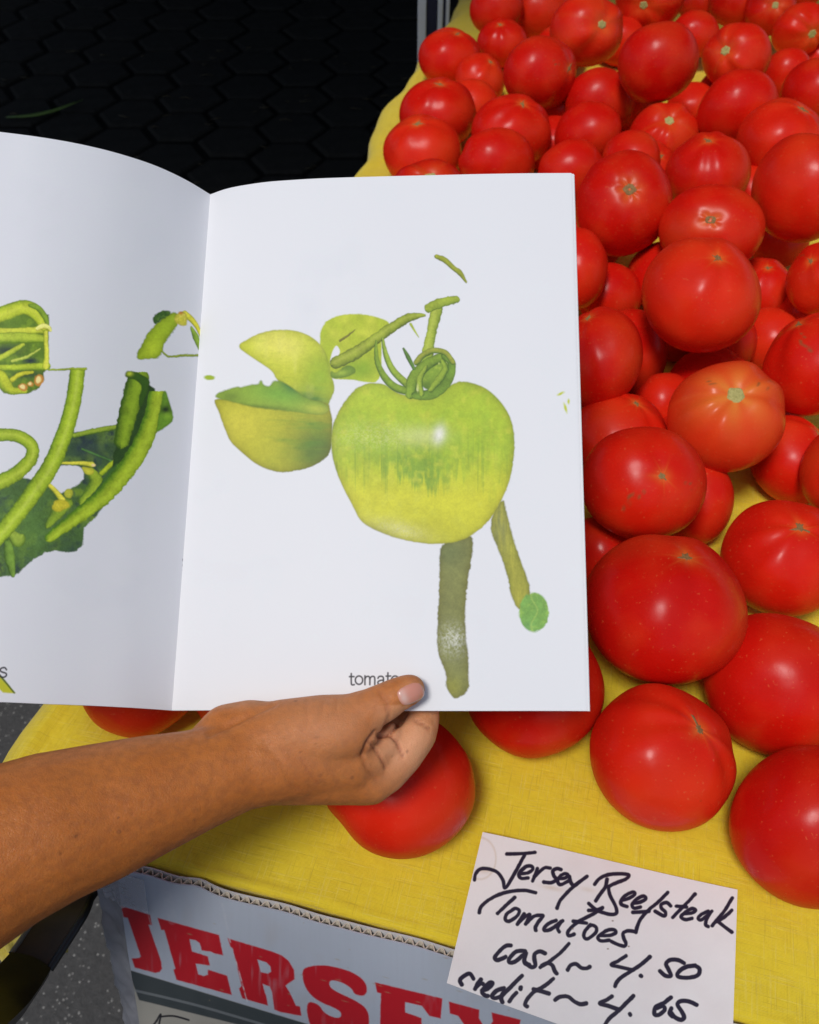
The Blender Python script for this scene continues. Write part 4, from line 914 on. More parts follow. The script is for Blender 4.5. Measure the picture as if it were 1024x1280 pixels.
# left page ---------------------------------------------------------------
W_ = WL
sl = Sheet(900, 1260, page_l, PAPER*np.array([.985, .985, 1.0]), 41)
sl.C *= (1+.006*sl.vn(40)+.005*sl.vn(2))[..., None]
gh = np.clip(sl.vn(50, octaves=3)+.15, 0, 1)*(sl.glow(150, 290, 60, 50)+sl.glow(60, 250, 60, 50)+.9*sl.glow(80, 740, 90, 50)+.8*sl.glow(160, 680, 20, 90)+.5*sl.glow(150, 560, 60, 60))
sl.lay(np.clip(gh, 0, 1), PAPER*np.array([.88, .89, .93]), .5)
a1 = lambda *p: [(x/7.877, 360+y/7.877) for x, y in p]
a2 = lambda *p: [(130+x/6.736, 370+y/6.736) for x, y in p]
a3 = lambda *p: [(x/5.82, 510+y/5.82) for x, y in p]
M = sl.poly(a3((500, 175), (620, 170), (700, 150), (850, 128), (880, 300), (870, 500), (800, 660), (700, 790), (612, 870), (603, 990), (560, 1040), (480, 1050), (400, 1035), (330, 1050), (220, 1120), (120, 1215), (0, 1228), (-300, 1240), (-300, 560), (0, 560), (150, 500), (330, 550), (370, 480), (430, 400), (470, 300)), .9, .9, smooth=False)
M = M*(1-sl.poly(a3((370, 500), (420, 425), (500, 415), (590, 425), (616, 480), (600, 540), (540, 575), (480, 600), (430, 625), (390, 590), (350, 545)), .9, .8))
lf = sl.vn(7, octaves=3)
blob(sl, M, [(np.clip(lf*1.4+.1, 0, 1)*.9, (58, 86, 44)), (np.clip(sl.vn(14)-.1, 0, 1)*1.4, (98, 128, 44)), (np.clip(-lf-.05, 0, 1)*1.2, (34, 46, 60)), (sl.glow(40, 660, 50, 40)*.75, (76, 110, 56)), (sl.glow(110, 560, 30, 20)*.8, (36, 48, 62)), (sl.glow(90, 690, 26, 14)*.6, (44, 66, 56))], W_, (62, 90, 52), .2)
lg, ld, lh = (142, 166, 42), (88, 120, 26), (176, 194, 84)
tube(sl, a3((540, 200), (700, 165), (850, 140)), [3, 3.5, 3], (126, 150, 50), (70, 100, 30), .6, white=W_)
tube(sl, a3((600, 300), (700, 340), (810, 385)), [1.5, 1.5, 1.5], (70, 110, 60), (50, 80, 50), .4, white=W_)
tube(sl, a3((740, 475), (800, 420), (880, 360)), [3.2, 3.5, 3.5], (150, 170, 40), (90, 120, 30), .4, white=W_)
tube(sl, a3((660, 460), (700, 530), (670, 610), (600, 680)), [5, 8.5, 9, 5], (134, 160, 46), (80, 112, 36), .7, white=W_)
tube(sl, a3((490, 690), (410, 770), (345, 860)), [7, 8, 3], (118, 146, 44), (72, 102, 40), .6, white=W_)
M = sl.poly([(182, 478), (194, 486), (192, 510), (182, 545), (162, 578), (140, 592), (142, 566), (152, 545), (160, 530), (166, 500)], .9, .6, smooth=False); blob(sl, M, [], W_, (40, 66, 30), .2)
M = sl.poly(a3((590, 700), (700, 600), (800, 450), (880, 380), (860, 520), (760, 640), (650, 730)), .9, .6); blob(sl, M, [], W_, (60, 100, 44), .15)
tube(sl, [(196, 492), (193, 512), (187, 532), (179, 552), (167, 574), (150, 597), (128, 622), (98, 645), (62, 672)], [10, 10.5, 11, 11.5, 12, 11.5, 10.5, 9, 6], lg, (76, 116, 26), 1.0, (158, 184, 60), white=W_, flat=489)
M = sl.poly(a2((500, 800), (522, 795), (550, 880), (595, 1040), (540, 1090), (438, 1162), (450, 1080), (470, 960)), .9, .6); blob(sl, M, [(sl.glow(207, 512, 6, 5), (24, 36, 28)), (sl.glow(210, 520, 5, 4)*.7, (120, 160, 50))], W_, (92, 134, 40), .14)
tube(sl, [(173, 472), (168, 487), (162, 510), (157, 530), (152, 552)], [13, 12.5, 12, 11, 9], (112, 142, 34), (56, 86, 22), 1.0, (136, 164, 48), white=W_, flat=465)
M = sl.poly(a2((170, 670), (190, 630), (260, 635), (395, 700), (380, 780), (340, 880), (300, 960), (290, 880), (330, 760), (260, 700), (200, 690)), .9, .8); blob(sl, M, [(sl.glow(162, 467, 4, 3), (170, 190, 60))], W_, (50, 84, 26), .15)
M = sl.poly(a2((260, 535), (300, 440), (360, 330), (430, 240), (500, 180), (600, 125), (640, 180), (610, 260), (560, 330), (500, 410), (490, 480), (460, 520), (380, 532)), .9, 1.0); D = sl.D.copy()
blob(sl, M, [(np.exp(-D/3)*.6, (96, 124, 26)), (sl.glow(190, 436, 8, 14, .6)*.6, (166, 188, 50))], W_, (138, 164, 38), .12)
M = sl.poly(a2((402, 185), (440, 150), (510, 115), (572, 130), (540, 175), (480, 200), (430, 250)), .9, .9); blob(sl, M, [(np.clip(sl.vn(3), 0, 1), (84, 120, 50))], W_, (50, 84, 34), .2)
tube(sl, a2((680, 150), (740, 200), (790, 270), (822, 350)), [4, 3.6, 2.6, 1.6], (190, 190, 60), (130, 134, 34), .5, white=W_)
tube(sl, a2((735, 265), (775, 350), (808, 460)), [1.5, 4, 1], (120, 152, 54), (80, 112, 34), .4, white=W_)
M = sl.poly(a2((590, 215), (600, 160), (640, 125), (690, 140), (705, 210), (690, 250), (640, 250)), .9, .8); blob(sl, M, [(np.clip(sl.vn(3), 0, 1), (206, 200, 100)), (sl.glow(226, 391, 3, 2), (190, 120, 60))], W_, (184, 184, 62), .15)
tube(sl, a2((490, 465), (520, 495), (560, 510), (680, 500), (805, 500)), [1, 1.3, 1.5, 1.6, 1.2], (120, 140, 50), (90, 110, 40), .9, white=W_)
tube(sl, a3((-60, 205), (40, 195), (130, 205), (210, 250), (240, 310), (215, 385), (130, 465), (40, 520), (-60, 560)), [8, 8, 8, 8, 8, 8.5, 9, 9.5, 10], lg, ld, .9, lh, .1, white=W_)
tube(sl, a3((60, 980), (70, 1080), (95, 1215)), [5, 7, 3], (104, 140, 56), (66, 98, 36), .7, white=W_)
tube(sl, a3((70, 900), (130, 960), (160, 940)), [4, 9, 4], (134, 160, 62), (90, 120, 40), .7, white=W_)
tube(sl, a3((430, 400), (520, 402), (600, 402), (670, 412)), [1.8, 2, 2.6, 3.6], (190, 190, 70), (130, 140, 40), .4, white=W_)
sl.lay(sl.ell(117, 581.5, 2.6, 1.8), prn((214, 190, 140), W_))
M = sl.poly(a3((590, 425), (640, 430), (690, 450), (680, 480), (640, 490), (610, 470)), .9, .5); blob(sl, M, [], W_, (180, 184, 60), .12)
tube(sl, a3((335, 540), (400, 600), (455, 670)), [2.4, 3, 4], (196, 194, 70), (140, 146, 40), .4, white=W_)
M = sl.poly(a3((375, 740), (385, 690), (430, 660), (500, 680), (512, 720), (470, 740), (430, 760)), .9, .8); blob(sl, M, [(np.clip(sl.vn(4), 0, 1), (208, 200, 70))], W_, (184, 180, 50), .14)
M = sl.poly(a3((460, 610), (500, 580), (535, 600), (530, 650), (480, 660)), .9, .8); blob(sl, M, [], W_, (168, 176, 60), .14)
tube(sl, [(97, 463), (93, 495), (86, 525), (76, 555), (62, 585), (44, 612), (22, 642), (-4, 672), (-40, 700)], [9.6, 9.8, 10, 10.4, 11, 11, 10.5, 10.5, 10], (146, 172, 44), (90, 122, 28), .7, (178, 196, 96), .1, white=W_, flat=461)
# upper left bunch
M = sl.poly(a1((-400, 190), (0, 190), (480, 260), (480, 790), (425, 830), (435, 900), (385, 985), (280, 1040), (130, 1035), (40, 1038), (0, 990), (-400, 990)), .9, .8, smooth=False)
blob(sl, M, [(np.clip(sl.vn(6), 0, 1)*1.2, (110, 140, 40)), (sl.glow(8, 438, 20, 7)*.9, (34, 48, 50)), (sl.glow(38, 451, 10, 4), (34, 48, 56)), (sl.glow(36, 468, 20, 5)*.8, (40, 60, 50))], W_, (82, 112, 36), .15)
tube(sl, a1((-300, 420), (-80, 420), (120, 430), (450, 410)), 4.5, (176, 186, 66), (130, 150, 40), .6, white=W_)
tube(sl, a1((-300, 500), (0, 495), (200, 490), (430, 500)), [7, 7, 7, 5], (158, 180, 60), (92, 124, 30), .7, white=W_)
tube(sl, a1((-300, 290), (-100, 290), (60, 240), (220, 190), (330, 220), (410, 320), (440, 400)), [9, 9, 9.5, 9, 9, 7, 4], (166, 182, 50), (112, 140, 30), .7, (184, 196, 80), -.1, white=W_)
tube(sl, a1((300, 170), (380, 200), (440, 280), (470, 360)), [2.5, 3.5, 3.5, 2], (112, 142, 44), (80, 110, 30), .6, white=W_)
tube(sl, a1((-100, 740), (60, 660), (230, 560)), [3, 4, 2.5], (164, 180, 60), (100, 130, 36), .6, white=W_)
tube(sl, a1((120, 720), (260, 680), (400, 600)), [2, 2, 1], (160, 176, 80), (110, 140, 50), .5, white=W_)
tube(sl, a1((-200, 790), (60, 785), (250, 780), (460, 770)), [4, 4, 4.4, 5], (160, 182, 52), (100, 132, 34), .7, white=W_)
tube(sl, a1((450, 440), (455, 560), (460, 680), (450, 770)), [3.2, 2.8, 3, 4.4], (192, 198, 76), (140, 156, 40), .5, white=W_)
tube(sl, a1((370, 400), (430, 375), (480, 390), (495, 415)), [2.6, 3.5, 2.6, 2], (214, 214, 128), (170, 170, 70), .5, white=W_)
tube(sl, a1((120, 905), (200, 850), (320, 830)), [3.2, 3, 2], (176, 180, 50), (130, 140, 34), .5, white=W_)
tube(sl, a1((-100, 840), (0, 860), (60, 960), (120, 1010), (250, 1015)), [6, 7, 8, 5, 3], (164, 178, 46), (110, 136, 34), .8, white=W_)
for e in ((48.5, 475, 6, 7.5), (29, 484, 6, 4.5), (38, 480, 4, 3)):
    sl.lay(sl.ell(*e, .2, .8, .8), prn((168, 118, 52), W_)); sl.lay(sl.ell(e[0]-.5, e[1]-.5, e[2]*.55, e[3]*.6, .2, .8, .8), prn((226, 196, 140), W_))
tube(sl, a1((480, 805), (600, 805), (700, 795), (850, 798)), [1.1, 1.2, 1.3, 1.6], (130, 152, 40), (96, 116, 30), .8, white=W_)
sl.lay(sl.poly([(-60, 786), (0, 846), (19.5, 866.5), (4, 866), (-60, 800)], .8, .5, smooth=False), prn((160, 164, 42), W_))
tube(sl, [(-20, 822), (4, 849), (18, 866)], [1.2, 1.2, 1], (82, 100, 30), (60, 80, 24), .4, white=W_)
tS = [[(8.2, 837.2), (6.4, 834.8), (3, 834.8), (.6, 836.6), (1.2, 839.2), (4.6, 840.6), (7.6, 841.8), (8, 844.4), (5.4, 846.4), (2, 846.2), (-.4, 844.2)]]
bx = lambda x: [(x+4.6*math.cos(a), 841+5.2*math.sin(a)) for a in np.linspace(0, 2*math.pi, 13)]
text(sl, tS, .95, prn((40, 38, 48), W_))
for sh_, seed in ((sl, 1), (sl, 2)):
    pass
for y in (700, 707, 713, 720): sl.lay(sl.ell(229-0, y, .8, 1.5), prn((90, 92, 110), W_)); 
for y in (388, 394, 401): sl.lay(sl.ell(253.5, y, .6, 1.2), prn((120, 122, 140), W_))

book = empty('open_book', tuple(at(300, 600, .49))); tag(book, 'open white picture book with a cut-out green tomato on its right page', 'book')
def grid(f, ns, nt_):
    S, T = np.meshgrid(np.linspace(0, 1, ns), np.linspace(0, 1, nt_)); return f(S, T)
GR, GL = grid(page_r, 70, 50), grid(page_l, 70, 50)
def paper_mat(name, sh):
    t = NT(name); tx = t.n('TexImage', image=sh.image(name), interpolation='Cubic', extension='EXTEND'); t.t.links.new(t.coord('UV'), tx.inputs[0])
    oc = t.coord(); fib = t.noise(420, 3, vec=oc)
    nb = t.bump(fib, .05, .0004); nb = t.bump(t.noise(14, 2, vec=oc), .12, .004, nb)
    return t.set(Base_Color=tx.outputs[0], Roughness=.52, Normal=nb, Specular_IOR_Level=.3)
pr = under(link('page', slab_from_grid(GR, .00018, 'right_page'), paper_mat('tomato_print', sr), smooth=False), book); pr['label'] = 'right page with a cut-out of a green tomato on legs'
pl = under(link('page', slab_from_grid(GL, .00018, 'left_page'), paper_mat('bean_print', sl), smooth=False), book); pl['label'] = 'left page with cut-outs of green beans'
for o in (pr, pl):
    o.data.polygons.foreach_set('use_smooth', [True]*len(o.data.polygons)); o.data.update()
BLANK = plain('blank_paper', tuple(PAPER), .55, .02, 200)
COVER = plain('book_cover', (.62, .63, .64), .4, .03, 100)
for k in range(1, 5):     # the sheets below, each a hair wider and lower
    for G_ in (GR, GL):
        du = G_[:, -1]-G_[:, -2]; du /= np.linalg.norm(du, axis=1, keepdims=True)
        g = G_.copy()+FWD*(.0007*k)
        n_ = g.shape[1]; ext = (.0006*k+.0006*(k == 2))*(np.linspace(0, 1, n_)**3)
        g = g+du[:, None, :]*ext[None, :, None]
        g[-1] += (G_[-1]-G_[-2])/np.linalg.norm(G_[-1]-G_[-2], axis=1, keepdims=True)*.0002*k
        under(link('cover' if k == 4 else 'page', slab_from_grid(g, .00025, 'under_page', False), COVER if k == 4 else BLANK, smooth=True), book)

# ------------------------------------------------------------------ the arm and hand that hold the book
SKIN = mat_skin()
def chain(nodes, sub=None):
    """nodes: (px, py, depth, radius in px) -> many spheres whose union is a smooth limb"""
    N_ = [(at(a, b, c), d*c/FPX) for a, b, c, d in nodes]; out = []
    for (p, r), (q, s) in zip(N_, N_[1:]):
        L = np.linalg.norm(q-p); n = max(2, int(L/(.15*min(r, s)))+1)
        for i in range(n+1):
            f = i/n; out.append((p*(1-f)+q*f, r*(1-f)+s*f))
    return out
CH = [
 [(-420, 1330, .375, 150), (-260, 1200, .372, 136), (-100, 1112, .38, 119), (0, 1061, .392, 102.5), (60, 1036, .40, 94.5), (120, 1017, .41, 86), (180, 996, .418, 75), (240, 977, .426, 63.5), (300, 956, .435, 56), (345, 948, .44, 55), (390, 944, .446, 52), (430, 950, .45, 43)],
 [(300, 948, .437, 52), (350, 925, .441, 50), (400, 915, .442, 46), (436, 908, .443, 40)],
 [(330, 955, .444, 50), (400, 962, .449, 43), (445, 973, .453, 32.5), (464, 979, .454, 27.5)],
 [(380, 940, .447, 50), (430, 942, .450, 42), (452, 950, .453, 34)],
 # thumb
 [(400, 914, .442, 45), (438, 902, .4425, 34), (462, 888, .4425, 27.5), (480, 878, .4425, 25), (496, 869, .4425, 22.5), (511, 862.5, .443, 20.5), (514, 861.5, .443, 19)],
 # back heel of the hand, behind the wrist
 [(262, 936, .440, 33), (285, 917, .442, 37), (312, 911, .4435, 36), (340, 912, .444, 34)],
 # index finger, bent up behind the sheet
 [(462, 978, .455, 28), (480, 966, .458, 28.5), (503, 942, .461, 27.5), (521, 917, .465, 26), (528, 898, .470, 23), (530, 880, .474, 20), (520, 862, .472, 18)],
 # middle finger
 [(440, 968, .472, 30), (485, 945, .482, 25), (507, 915, .486, 22), (512, 890, .486, 19), (500, 868, .481, 17)],
 [(415, 955, .488, 26), (460, 930, .500, 22), (482, 900, .502, 19), (480, 872, .495, 16)],
 [(390, 945, .500, 22), (430, 918, .512, 18), (450, 892, .512, 16), (455, 868, .504, 14)],
 [(360, 945, .465, 42), (410, 955, .480, 34)],
 # pad between thumb and index
 [(462, 940, .4515, 24), (480, 932, .455, 21), (488, 918, .458, 16)],
]
def union_mesh(chains, voxel, smooth_it):
    bm = bmesh.new()
    for nodes in chains:
        for c, r in chain(nodes):
            bmesh.ops.create_icosphere(bm, subdivisions=3 if r > .012 else 2, radius=r, matrix=Matrix.Translation(Vector(c)))
    me = bpy.data.meshes.new('tmp'); bm.to_mesh(me); bm.free()
    o = bpy.data.objects.new('tmp', me); COL.objects.link(o)
    m = o.modifiers.new('r', 'REMESH'); m.mode = 'VOXEL'; m.voxel_size = voxel; m.use_smooth_shade = True
    s = o.modifiers.new('s', 'SMOOTH'); s.factor = .5; s.iterations = smooth_it
    dg = bpy.context.evaluated_depsgraph_get(); dg.update()
    out = bpy.data.meshes.new_from_object(o.evaluated_get(dg)); bpy.data.objects.remove(o); return out
body = union_mesh(CH, .00135, 12)
nv = len(body.vertices); co = np.zeros(nv*3, np.float32); body.vertices.foreach_get('co', co); co = co.reshape(-1, 3).astype(float)
no = np.zeros(nv*3, np.float32); body.vertex_normals.foreach_get('vector', no); no = no.reshape(-1, 3).astype(float)
X, Y = seen(co); Zd = (co-ORI)@FWD
facing = -(no@((co-ORI)/np.linalg.norm(co-ORI, axis=1, keepdims=True)).T.diagonal()) if False else -np.einsum('ij,ij->i', no, (co-ORI)/np.linalg.norm(co-ORI, axis=1, keepdims=True))
def near(pts, w, zmax=.475):
    pts = np.array(pts, float); best = np.full(nv, 1e9)
    for a, b in zip(pts, pts[1:]):
        ab = b-a; u = np.clip(((X-a[0])*ab[0]+(Y-a[1])*ab[1])/(ab@ab), 0, 1); best = np.minimum(best, np.hypot(X-a[0]-u*ab[0], Y-a[1]-u*ab[1]))
    return np.exp(-(best/w)**2)*(facing > -.2)*(Zd < zmax)
hc = lambda *p: [(380+x/4.655, 780+y/4.655) for x, y in p]
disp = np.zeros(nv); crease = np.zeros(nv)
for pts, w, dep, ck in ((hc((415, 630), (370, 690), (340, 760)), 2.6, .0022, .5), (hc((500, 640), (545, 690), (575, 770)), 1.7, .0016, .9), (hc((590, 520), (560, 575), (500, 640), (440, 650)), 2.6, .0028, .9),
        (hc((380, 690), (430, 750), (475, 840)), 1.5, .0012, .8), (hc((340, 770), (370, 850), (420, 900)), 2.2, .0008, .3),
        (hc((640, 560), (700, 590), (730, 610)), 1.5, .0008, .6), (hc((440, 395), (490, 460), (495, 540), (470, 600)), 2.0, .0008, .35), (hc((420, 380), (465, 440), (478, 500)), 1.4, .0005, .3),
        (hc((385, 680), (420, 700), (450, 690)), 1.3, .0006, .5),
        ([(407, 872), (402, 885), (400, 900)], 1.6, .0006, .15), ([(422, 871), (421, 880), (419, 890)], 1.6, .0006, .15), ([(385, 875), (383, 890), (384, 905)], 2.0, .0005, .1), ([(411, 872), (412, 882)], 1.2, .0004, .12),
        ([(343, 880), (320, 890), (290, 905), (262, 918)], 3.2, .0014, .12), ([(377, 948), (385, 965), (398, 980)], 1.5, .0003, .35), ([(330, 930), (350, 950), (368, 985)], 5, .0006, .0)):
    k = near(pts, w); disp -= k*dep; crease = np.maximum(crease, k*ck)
# fuller pads
for (cx_, cy_, r_, d_) in ((480, 952, 12, .0008), (520, 925, 16, .0010), (420, 930, 28, .0010), (512, 905, 10, .0004)):
    disp += np.exp(-((X-cx_)**2+(Y-cy_)**2)/r_**2)*d_*(facing > 0)
co2 = co+no*disp[:, None]
body.vertices.foreach_set('co', co2.astype(np.float32).ravel()); body.update()
pink = np.clip(np.exp(-(((X-508)/46)**2+((Y-925)/52)**2))*1.15*(X > 448)*(Y > 882)+0, 0, 1)
pink *= np.clip((X+.35*(Y-900)-452)/16, 0, 1)
pink = np.maximum(pink, .55*np.exp(-(((X-516)/15)**2+((Y-862)/15)**2)))
pink = np.maximum(pink, .35*np.exp(-(((X-300)/40)**2+((Y-880)/9)**2)))
pink = np.where(Zd > .462, np.maximum(pink, .7), pink)
pink = np.maximum(pink, .42*np.exp(-(((X-410)/75)**2+((Y-900)/60)**2)))
mole = np.zeros(nv)
for mx, my, r in ((61, 1028, 1.9), (94.5, 1045, 1.8), (75.5, 1066, 2.0), (145.5, 997, 1.1), (130, 987, .9), (172, 979, .9), (110, 1082, 1.2), (20, 1106, 1.2), (25, 1121, 1.4), (394, 921, 1.3), (398, 921, 1.1), (395, 929, 1.3), (43, 978, .8), (210, 1000, .9), (148, 1022, .8), (376, 939, .9), (62, 1074, 1.0), (180, 1040, .8)):
    mole = np.maximum(mole, np.exp(-(((X-mx)**2+(Y-my)**2)/r**2))*(facing > 0)*.75)
mole = np.where((X > 380) & (X < 410), mole*.5, mole)
set_attr(body, 'tone', np.stack([pink, mole, crease*.75], -1))
# the rest of the figure, added unseen behind the camera for its shade: head bent to the book, other arm raised
def wchain(nodes, k=.2):
    out = []
    for (p, r), (q, s) in zip(nodes, nodes[1:]):
        p = np.array(p); q = np.array(q); L = np.linalg.norm(q-p); n = max(1, int(L/(k*min(r, s))))
        for i in range(n+1): f = i/n; out.append((p*(1-f)+q*f, r*(1-f)+s*f))
    return out
elbow = at(-420, 1330, .375)
SX = -.29
def union_world(chains, voxel, it):
    bm = bmesh.new()
    for c in chains:
        for q, r in wchain(c): bmesh.ops.create_icosphere(bm, subdivisions=2, radius=r, matrix=Matrix.Translation(Vector(q)))
    me = bpy.data.meshes.new('tmp'); bm.to_mesh(me); bm.free(); o = bpy.data.objects.new('tmp', me); COL.objects.link(o)
    m = o.modifiers.new('r', 'REMESH'); m.mode = 'VOXEL'; m.voxel_size = voxel; s = o.modifiers.new('s', 'SMOOTH'); s.iterations = it
    out = bpy.data.meshes.new_from_object(o.evaluated_get(bpy.context.evaluated_depsgraph_get())); bpy.data.objects.remove(o); return out
ls, rs_ = (SX-.11, -.22, 1.23), (SX+.19, -.31, 1.28)
lupper = [(ls, .050), ((SX-.11, -.08, 1.12), .046), (tuple(elbow+np.array([-.002, -.012, .004])), .047), (tuple(at(-300, 1232, .372)), .044)]
rarm = [(rs_, .050), ((SX+.30, -.27, 1.10), .042), ((SX+.27, -.18, 1.26), .032), ((SX+.24, -.14, 1.33), .026)]
hips, chest = (SX, -0.350, .80), (SX, -0.330, 1.17)
torso = [((SX-.07, -0.360, .84), .115), ((SX-.07, -0.330, 1.02), .105), ((SX-.085, -0.305, 1.18), .095)], [((SX+.07, -0.360, .84), .115), ((SX+.07, -0.330, 1.02), .105), ((SX+.085, -0.315, 1.18), .095)], [ls+tuple() and (ls, .055), ((SX, -0.305, 1.29), .062), (rs_, .055)]
legs = [[((SX-.09, -0.360, .80), .095), ((SX-.11, -0.350, .46), .058), ((SX-.11, -0.380, .09), .040)], [((SX+.09, -0.360, .80), .095), ((SX+.11, -0.370, .46), .058), ((SX+.11, -0.420, .09), .040)]]
feet = [[((SX-.11, -0.400, .05), .038), ((SX-.12, -0.240, .032), .030)], [((SX+.11, -0.440, .05), .038), ((SX+.12, -0.280, .032), .030)]]
head = [[((SX, -0.295, 1.28), .054), ((SX+.005, -0.260, 1.38), .050)], [((SX+.01, -0.255, 1.485), .083), ((SX+.012, -0.230, 1.455), .074), ((SX+.014, -0.208, 1.412), .046)], [((SX+.017, -0.152, 1.452), .011), ((SX+.018, -0.140, 1.432), .013)], [((SX-.070, -0.245, 1.45), .016), ((SX-.074, -0.248, 1.435), .012)], [((SX+.092, -0.245, 1.45), .016), ((SX+.096, -0.248, 1.435), .012)]]
rhand = [[((SX+.24, -0.140, 1.33), .026), ((SX+.235, -0.125, 1.375), .028)]]+[[((SX+.215+.014*i, -0.125, 1.38), .011), ((SX+.205+.014*i, -0.135, 1.43), .009), ((SX+.195+.012*i, -0.170, 1.44), .008)] for i in range(4)]+[[((SX+.25, -0.140, 1.35), .012), ((SX+.235, -0.180, 1.38), .010)]]
rest = union_world(list(torso)+legs+feet+head+rhand+[lupper, rarm], .008, 4)
bmj = bmesh.new(); bmj.from_mesh(rest); set_attr(rest, 'tone', np.zeros((len(rest.vertices), 3)))
oa = bpy.data.objects.new('a', body); ob = bpy.data.objects.new('b', rest)
bmj.free(); nb0 = len(body.vertices)
Vall = np.concatenate([co2, np.array([v.co[:] for v in rest.vertices])]); Fall = [tuple(p.vertices) for p in body.polygons]+[tuple(nb0+i for i in p.vertices) for p in rest.polygons]
bpy.data.objects.remove(oa); bpy.data.objects.remove(ob)
full = mesh('body', Vall, Fall)
tone = np.zeros((len(Vall), 3)); tone[:nb0] = np.stack([pink, mole, crease*.75], -1); set_attr(full, 'tone', tone)
person = empty('person', (SX, -.27, 0.)); tag(person, 'bare tanned left arm reaching in, thumb pressing the open book at its lower edge', 'person')
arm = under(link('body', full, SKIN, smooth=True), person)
FAB = plain('dark_cotton', (.030, .032, .042), .9, .15, 300); DEN = plain('denim', (.03, .05, .10), .9, .2, 300)
shirt = union_world([[(p, r+.013) for p, r in c] for c in torso]+[[(lupper[0][0], .066), (lupper[1][0], .062)], [(rarm[0][0], .064), ((SX+.27, -.28, 1.17), .060)]], .009, 3)
under(link('shirt', shirt, FAB, smooth=True), person)
under(link('trousers', union_world([[(p, r+.012) for p, r in c] for c in legs]+[[((SX-.07, -.36, .84), .128), ((SX+.07, -.36, .84), .128)]], .01, 3), DEN, smooth=True), person)
under(link('shoe', union_world([[(p, r+.012) for p, r in feet[0]]], .006, 2), FAB, smooth=True), person); under(link('shoe', union_world([[(p, r+.012) for p, r in feet[1]]], .006, 2), FAB, smooth=True), person)
under(link('hair', union_world([[((SX+.01, -.278, 1.515), .088), ((SX+.008, -.305, 1.46), .080), ((SX+.005, -.325, 1.40), .055)]], .006, 3), plain('brown_hair', (.03, .016, .008), .5, .4, 400), smooth=True), person)
# thumb nail laid on the thumb
bv = BVHTree.FromPolygons([tuple(c) for c in co2], [tuple(p.vertices) for p in body.polygons])
def nail():
    c = np.array([514.0, 867.0]); ax = np.array([math.cos(-.42), math.sin(-.42)]); ay = np.array([-ax[1], ax[0]]); n, mm = 22, 16; V, F, T = [], [], []
    for j in range(mm+1):
        for i in range(n+1):
            a = -1+2*i/n; b = -1+2*j/mm
            wx = 17.5*(1-.10*b*b); sq = (1-.45*max(0, a)**4-.10*a*a if a > 0 else 1-.30*abs(a)**3)
            p = c+ax*a*wx+ay*(b*12.2*sq)
            d = at(p[0], p[1], 1)-ORI; d /= np.linalg.norm(d)
            h, nn, _, _ = bv.ray_cast(Vector(ORI), Vector(d), .6)
            if h is None: h = Vector(V[-1]) if V else Vector(at(p[0], p[1], .435)); nn = Vector(-d)
            e = max(abs(a), abs(b)); V.append(tuple(h+nn*(.00065-.0009*max(0, e-.86)/.14)))
            T.append((max(0, min(1, (b-.80)*6)) if a > -.6 else 0, math.exp(-((a+.62)/.28)**2)*math.exp(-(b/.8)**2), 0))
    for j in range(mm):
        for i in range(n): q = j*(n+1)+i; F.append((q, q+n+1, q+n+2, q+1))
    me = mesh('thumb_nail', V, F); set_attr(me, 'tone', np.array(T)); return me
t = NT('nail'); a = t.n('Attribute', attribute_name='tone'); sep = t.n('SeparateColor'); t.t.links.new(a.outputs['Color'], sep.inputs[0])
c = t.mix(sep.outputs[1], (.66, .28, .20), (.74, .47, .39)); c = t.mix(sep.outputs[0], c, (.85, .78, .66))
NAIL = t.set(Base_Color=c, Roughness=.25, Subsurface_Weight=.15, Subsurface_Radius=(.006, .002, .001), Coat_Weight=.4, Coat_Roughness=.2)
nl_ = nail(); no_ = under(link('thumb_nail', nl_, NAIL, smooth=True), person); no_.parent = arm; no_.matrix_parent_inverse = Matrix.Identity(4)

# ------------------------------------------------------------------ black bag strap hanging under the forearm
LEATHER = plain('black_leather', (.010, .009, .008), .38, .3, 220); LINING = plain('worn_brown_lining', (.045, .026, .012), .6, .5, 90); PIPE = plain('grey_piping', (.16, .15, .13), .5)
strap = empty('shoulder_strap', tuple(at(60, 1180, .55))); tag(strap, 'black leather bag strap with brown worn lining, left of the carton', 'strap')
def ribbon(nodes, th, name):
    """nodes: left px, right px pairs with depths"""
    k = len(nodes); ts = np.linspace(0, k-1, (k-1)*10+1); L = []
    A = np.array([at(*n[0]) for n in nodes]); B = np.array([at(*n[1]) for n in nodes])
    def cr(P, t):
        i = min(int(t), k-2); f = t-i; p0, p1, p2, p3 = P[max(i-1, 0)], P[i], P[i+1], P[min(i+2, k-1)]
        return .5*((2*p1)+(-p0+p2)*f+(2*p0-5*p1+4*p2-p3)*f**2+(-p0+3*p1-3*p2+p3)*f**3)
    g = np.zeros((len(ts), 10, 3))
    for j, t in enumerate(ts):
        a_, b_ = cr(A, t), cr(B, t)
        for i in range(10): f = i/9; g[j, i] = a_*(1-f)+b_*f+FWD*.004*math.sin(math.pi*f)
    return slab_from_grid(g, th, name, False), A, B, cr, k
me, A_, B_, cr, k = ribbon([((150, 1045, .60), (180, 1060, .60)), ((66, 1122, .585), (122, 1112, .59)), ((40, 1155, .57), (104, 1146, .572)), ((14, 1192, .55), (62, 1212, .553))], .0022, 'lining')
under(link('lining', me, LINING, smooth=True), strap)
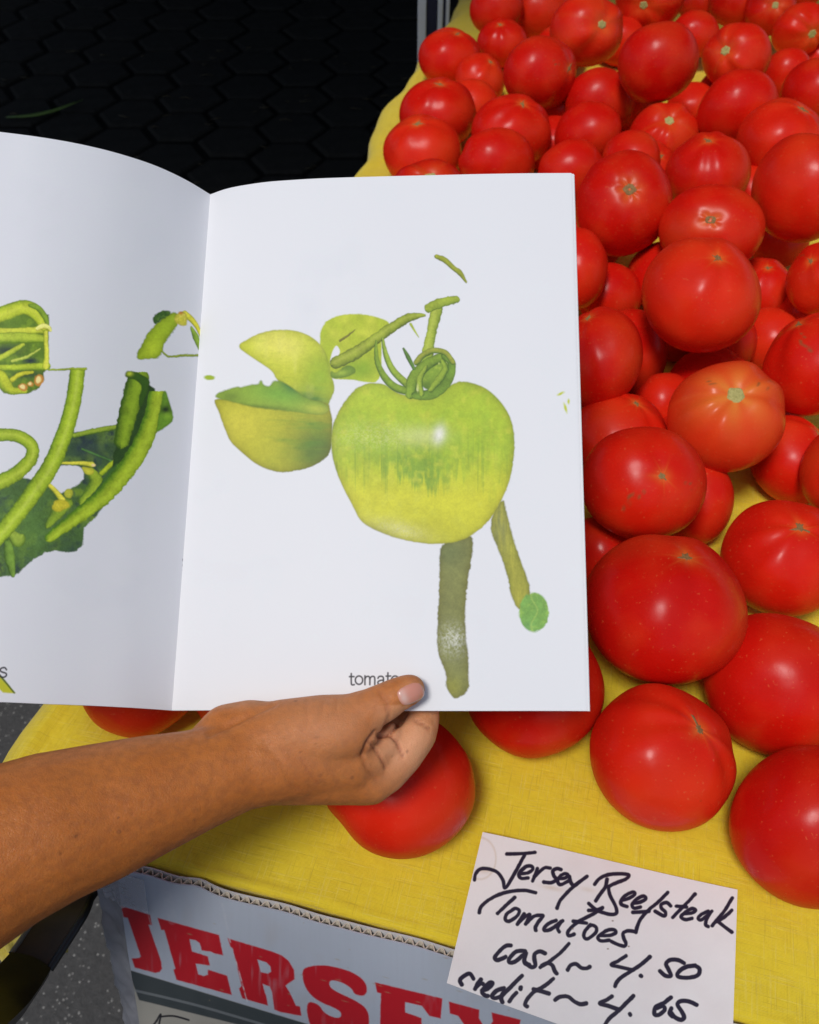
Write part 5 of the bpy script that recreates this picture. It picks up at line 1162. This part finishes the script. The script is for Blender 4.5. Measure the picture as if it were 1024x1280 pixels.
def piping(cr_, P, k_, name, r=.0016):
    bm = bmesh.new(); ts = np.linspace(0, k_-1, 40)
    c = [cr_(P, t) for t in ts]; rings = []
    for j, p in enumerate(c):
        d = (c[min(j+1, 39)]-c[max(j-1, 0)]); d /= np.linalg.norm(d); e = np.cross(d, FWD); e /= np.linalg.norm(e); f = np.cross(d, e)
        rings.append([bm.verts.new(tuple(p+r*(e*math.cos(a)+f*math.sin(a)))) for a in np.linspace(0, 2*math.pi, 9)[:-1]])
    for a, b in zip(rings, rings[1:]):
        for i in range(8): bm.faces.new((a[i], a[(i+1) % 8], b[(i+1) % 8], b[i]))
    m_ = bpy.data.meshes.new(name); bm.to_mesh(m_); bm.free(); return m_
under(link('edge_piping', piping(cr, A_, k, 'edge_piping'), PIPE, smooth=True), strap); under(link('edge_piping', piping(cr, B_, k, 'edge_piping', .0026), LEATHER, smooth=True), strap)
me, *_ = ribbon([((14, 1190, .547), (64, 1211, .550)), ((-20, 1225, .52), (46, 1240, .53)), ((-60, 1262, .49), (22, 1268, .50)), ((-150, 1350, .44), (-60, 1340, .44))], .006, 'keeper')
under(link('outer_band', me, LEATHER, smooth=True), strap)
hole_p = at(79, 1139, .5835); bm = bmesh.new(); bmesh.ops.create_cone(bm, segments=14, radius1=.0026, radius2=.0026, depth=.0015, cap_ends=True); bm.transform(Matrix.Translation(Vector(hole_p)) @ Matrix.Rotation(math.pi/2-PITCH, 4, 'X'))
mh = bpy.data.meshes.new('rivet'); bm.to_mesh(mh); bm.free(); under(link('rivet', mh, LEATHER), strap)

# ------------------------------------------------------------------ litter on the pavers: a green leaf blade and dry straws
def blade(P, w0, name):
    P = np.array(P); n = len(P); V, F = [], []
    for i, p in enumerate(P):
        d = P[min(i+1, n-1)]-P[max(i-1, 0)]; d /= np.linalg.norm(d); s = np.cross(d, [0, 0, 1]); w = w0*math.sin(math.pi*(.08+.9*i/(n-1)))
        V += [p-s*w, p+np.array([0, 0, -.002]), p+s*w]
    for i in range(n-1):
        F += [(3*i, 3*i+1, 3*i+4, 3*i+3), (3*i+1, 3*i+2, 3*i+5, 3*i+4)]
    return mesh(name, V, F)
def arc(x0, y0, x1, y1, h=.016, sag=6):
    out = []
    for f in np.linspace(0, 1, 9): out.append(on_height(x0+(x1-x0)*f, y0+(y1-y0)*f+sag*math.sin(math.pi*f), h+.012*math.sin(math.pi*f)))
    return out
gl_ = link('leaf_blade', blade(arc(8, 146, 103, 124), .011, 'leaf_blade'), plain('green_leaf', (.20, .32, .06), .5), smooth=True); tag(gl_, 'long green leaf blade lying on the dark pavers beyond the book', 'leaf')
m = gl_.modifiers.new('t', 'SOLIDIFY'); m.thickness = .0006
V, F = [], []
for k in range(60):
    x, y = random.uniform(0, 520), random.uniform(60, 240); a = random.uniform(-.5, .5); L = random.choice((6, 10, 16, 50 if k % 9 == 0 else 12))
    b = blade(arc(x, y, x+L*math.cos(a), y+L*.4*math.sin(a), .012, random.uniform(-2, 2)), random.uniform(.001, .003), 's'); q = len(V)
    V += [tuple(v.co) for v in b.vertices]; F += [tuple(q+i for i in p.vertices) for p in b.polygons]; bpy.data.meshes.remove(b)
lt = link('straw_litter', mesh('straw_litter', V, F), plain('dry_straw', (.09, .065, .03), .8, .4)); tag(lt, 'dry straws and plant scraps scattered over the dark pavers', 'litter', kind='stuff')
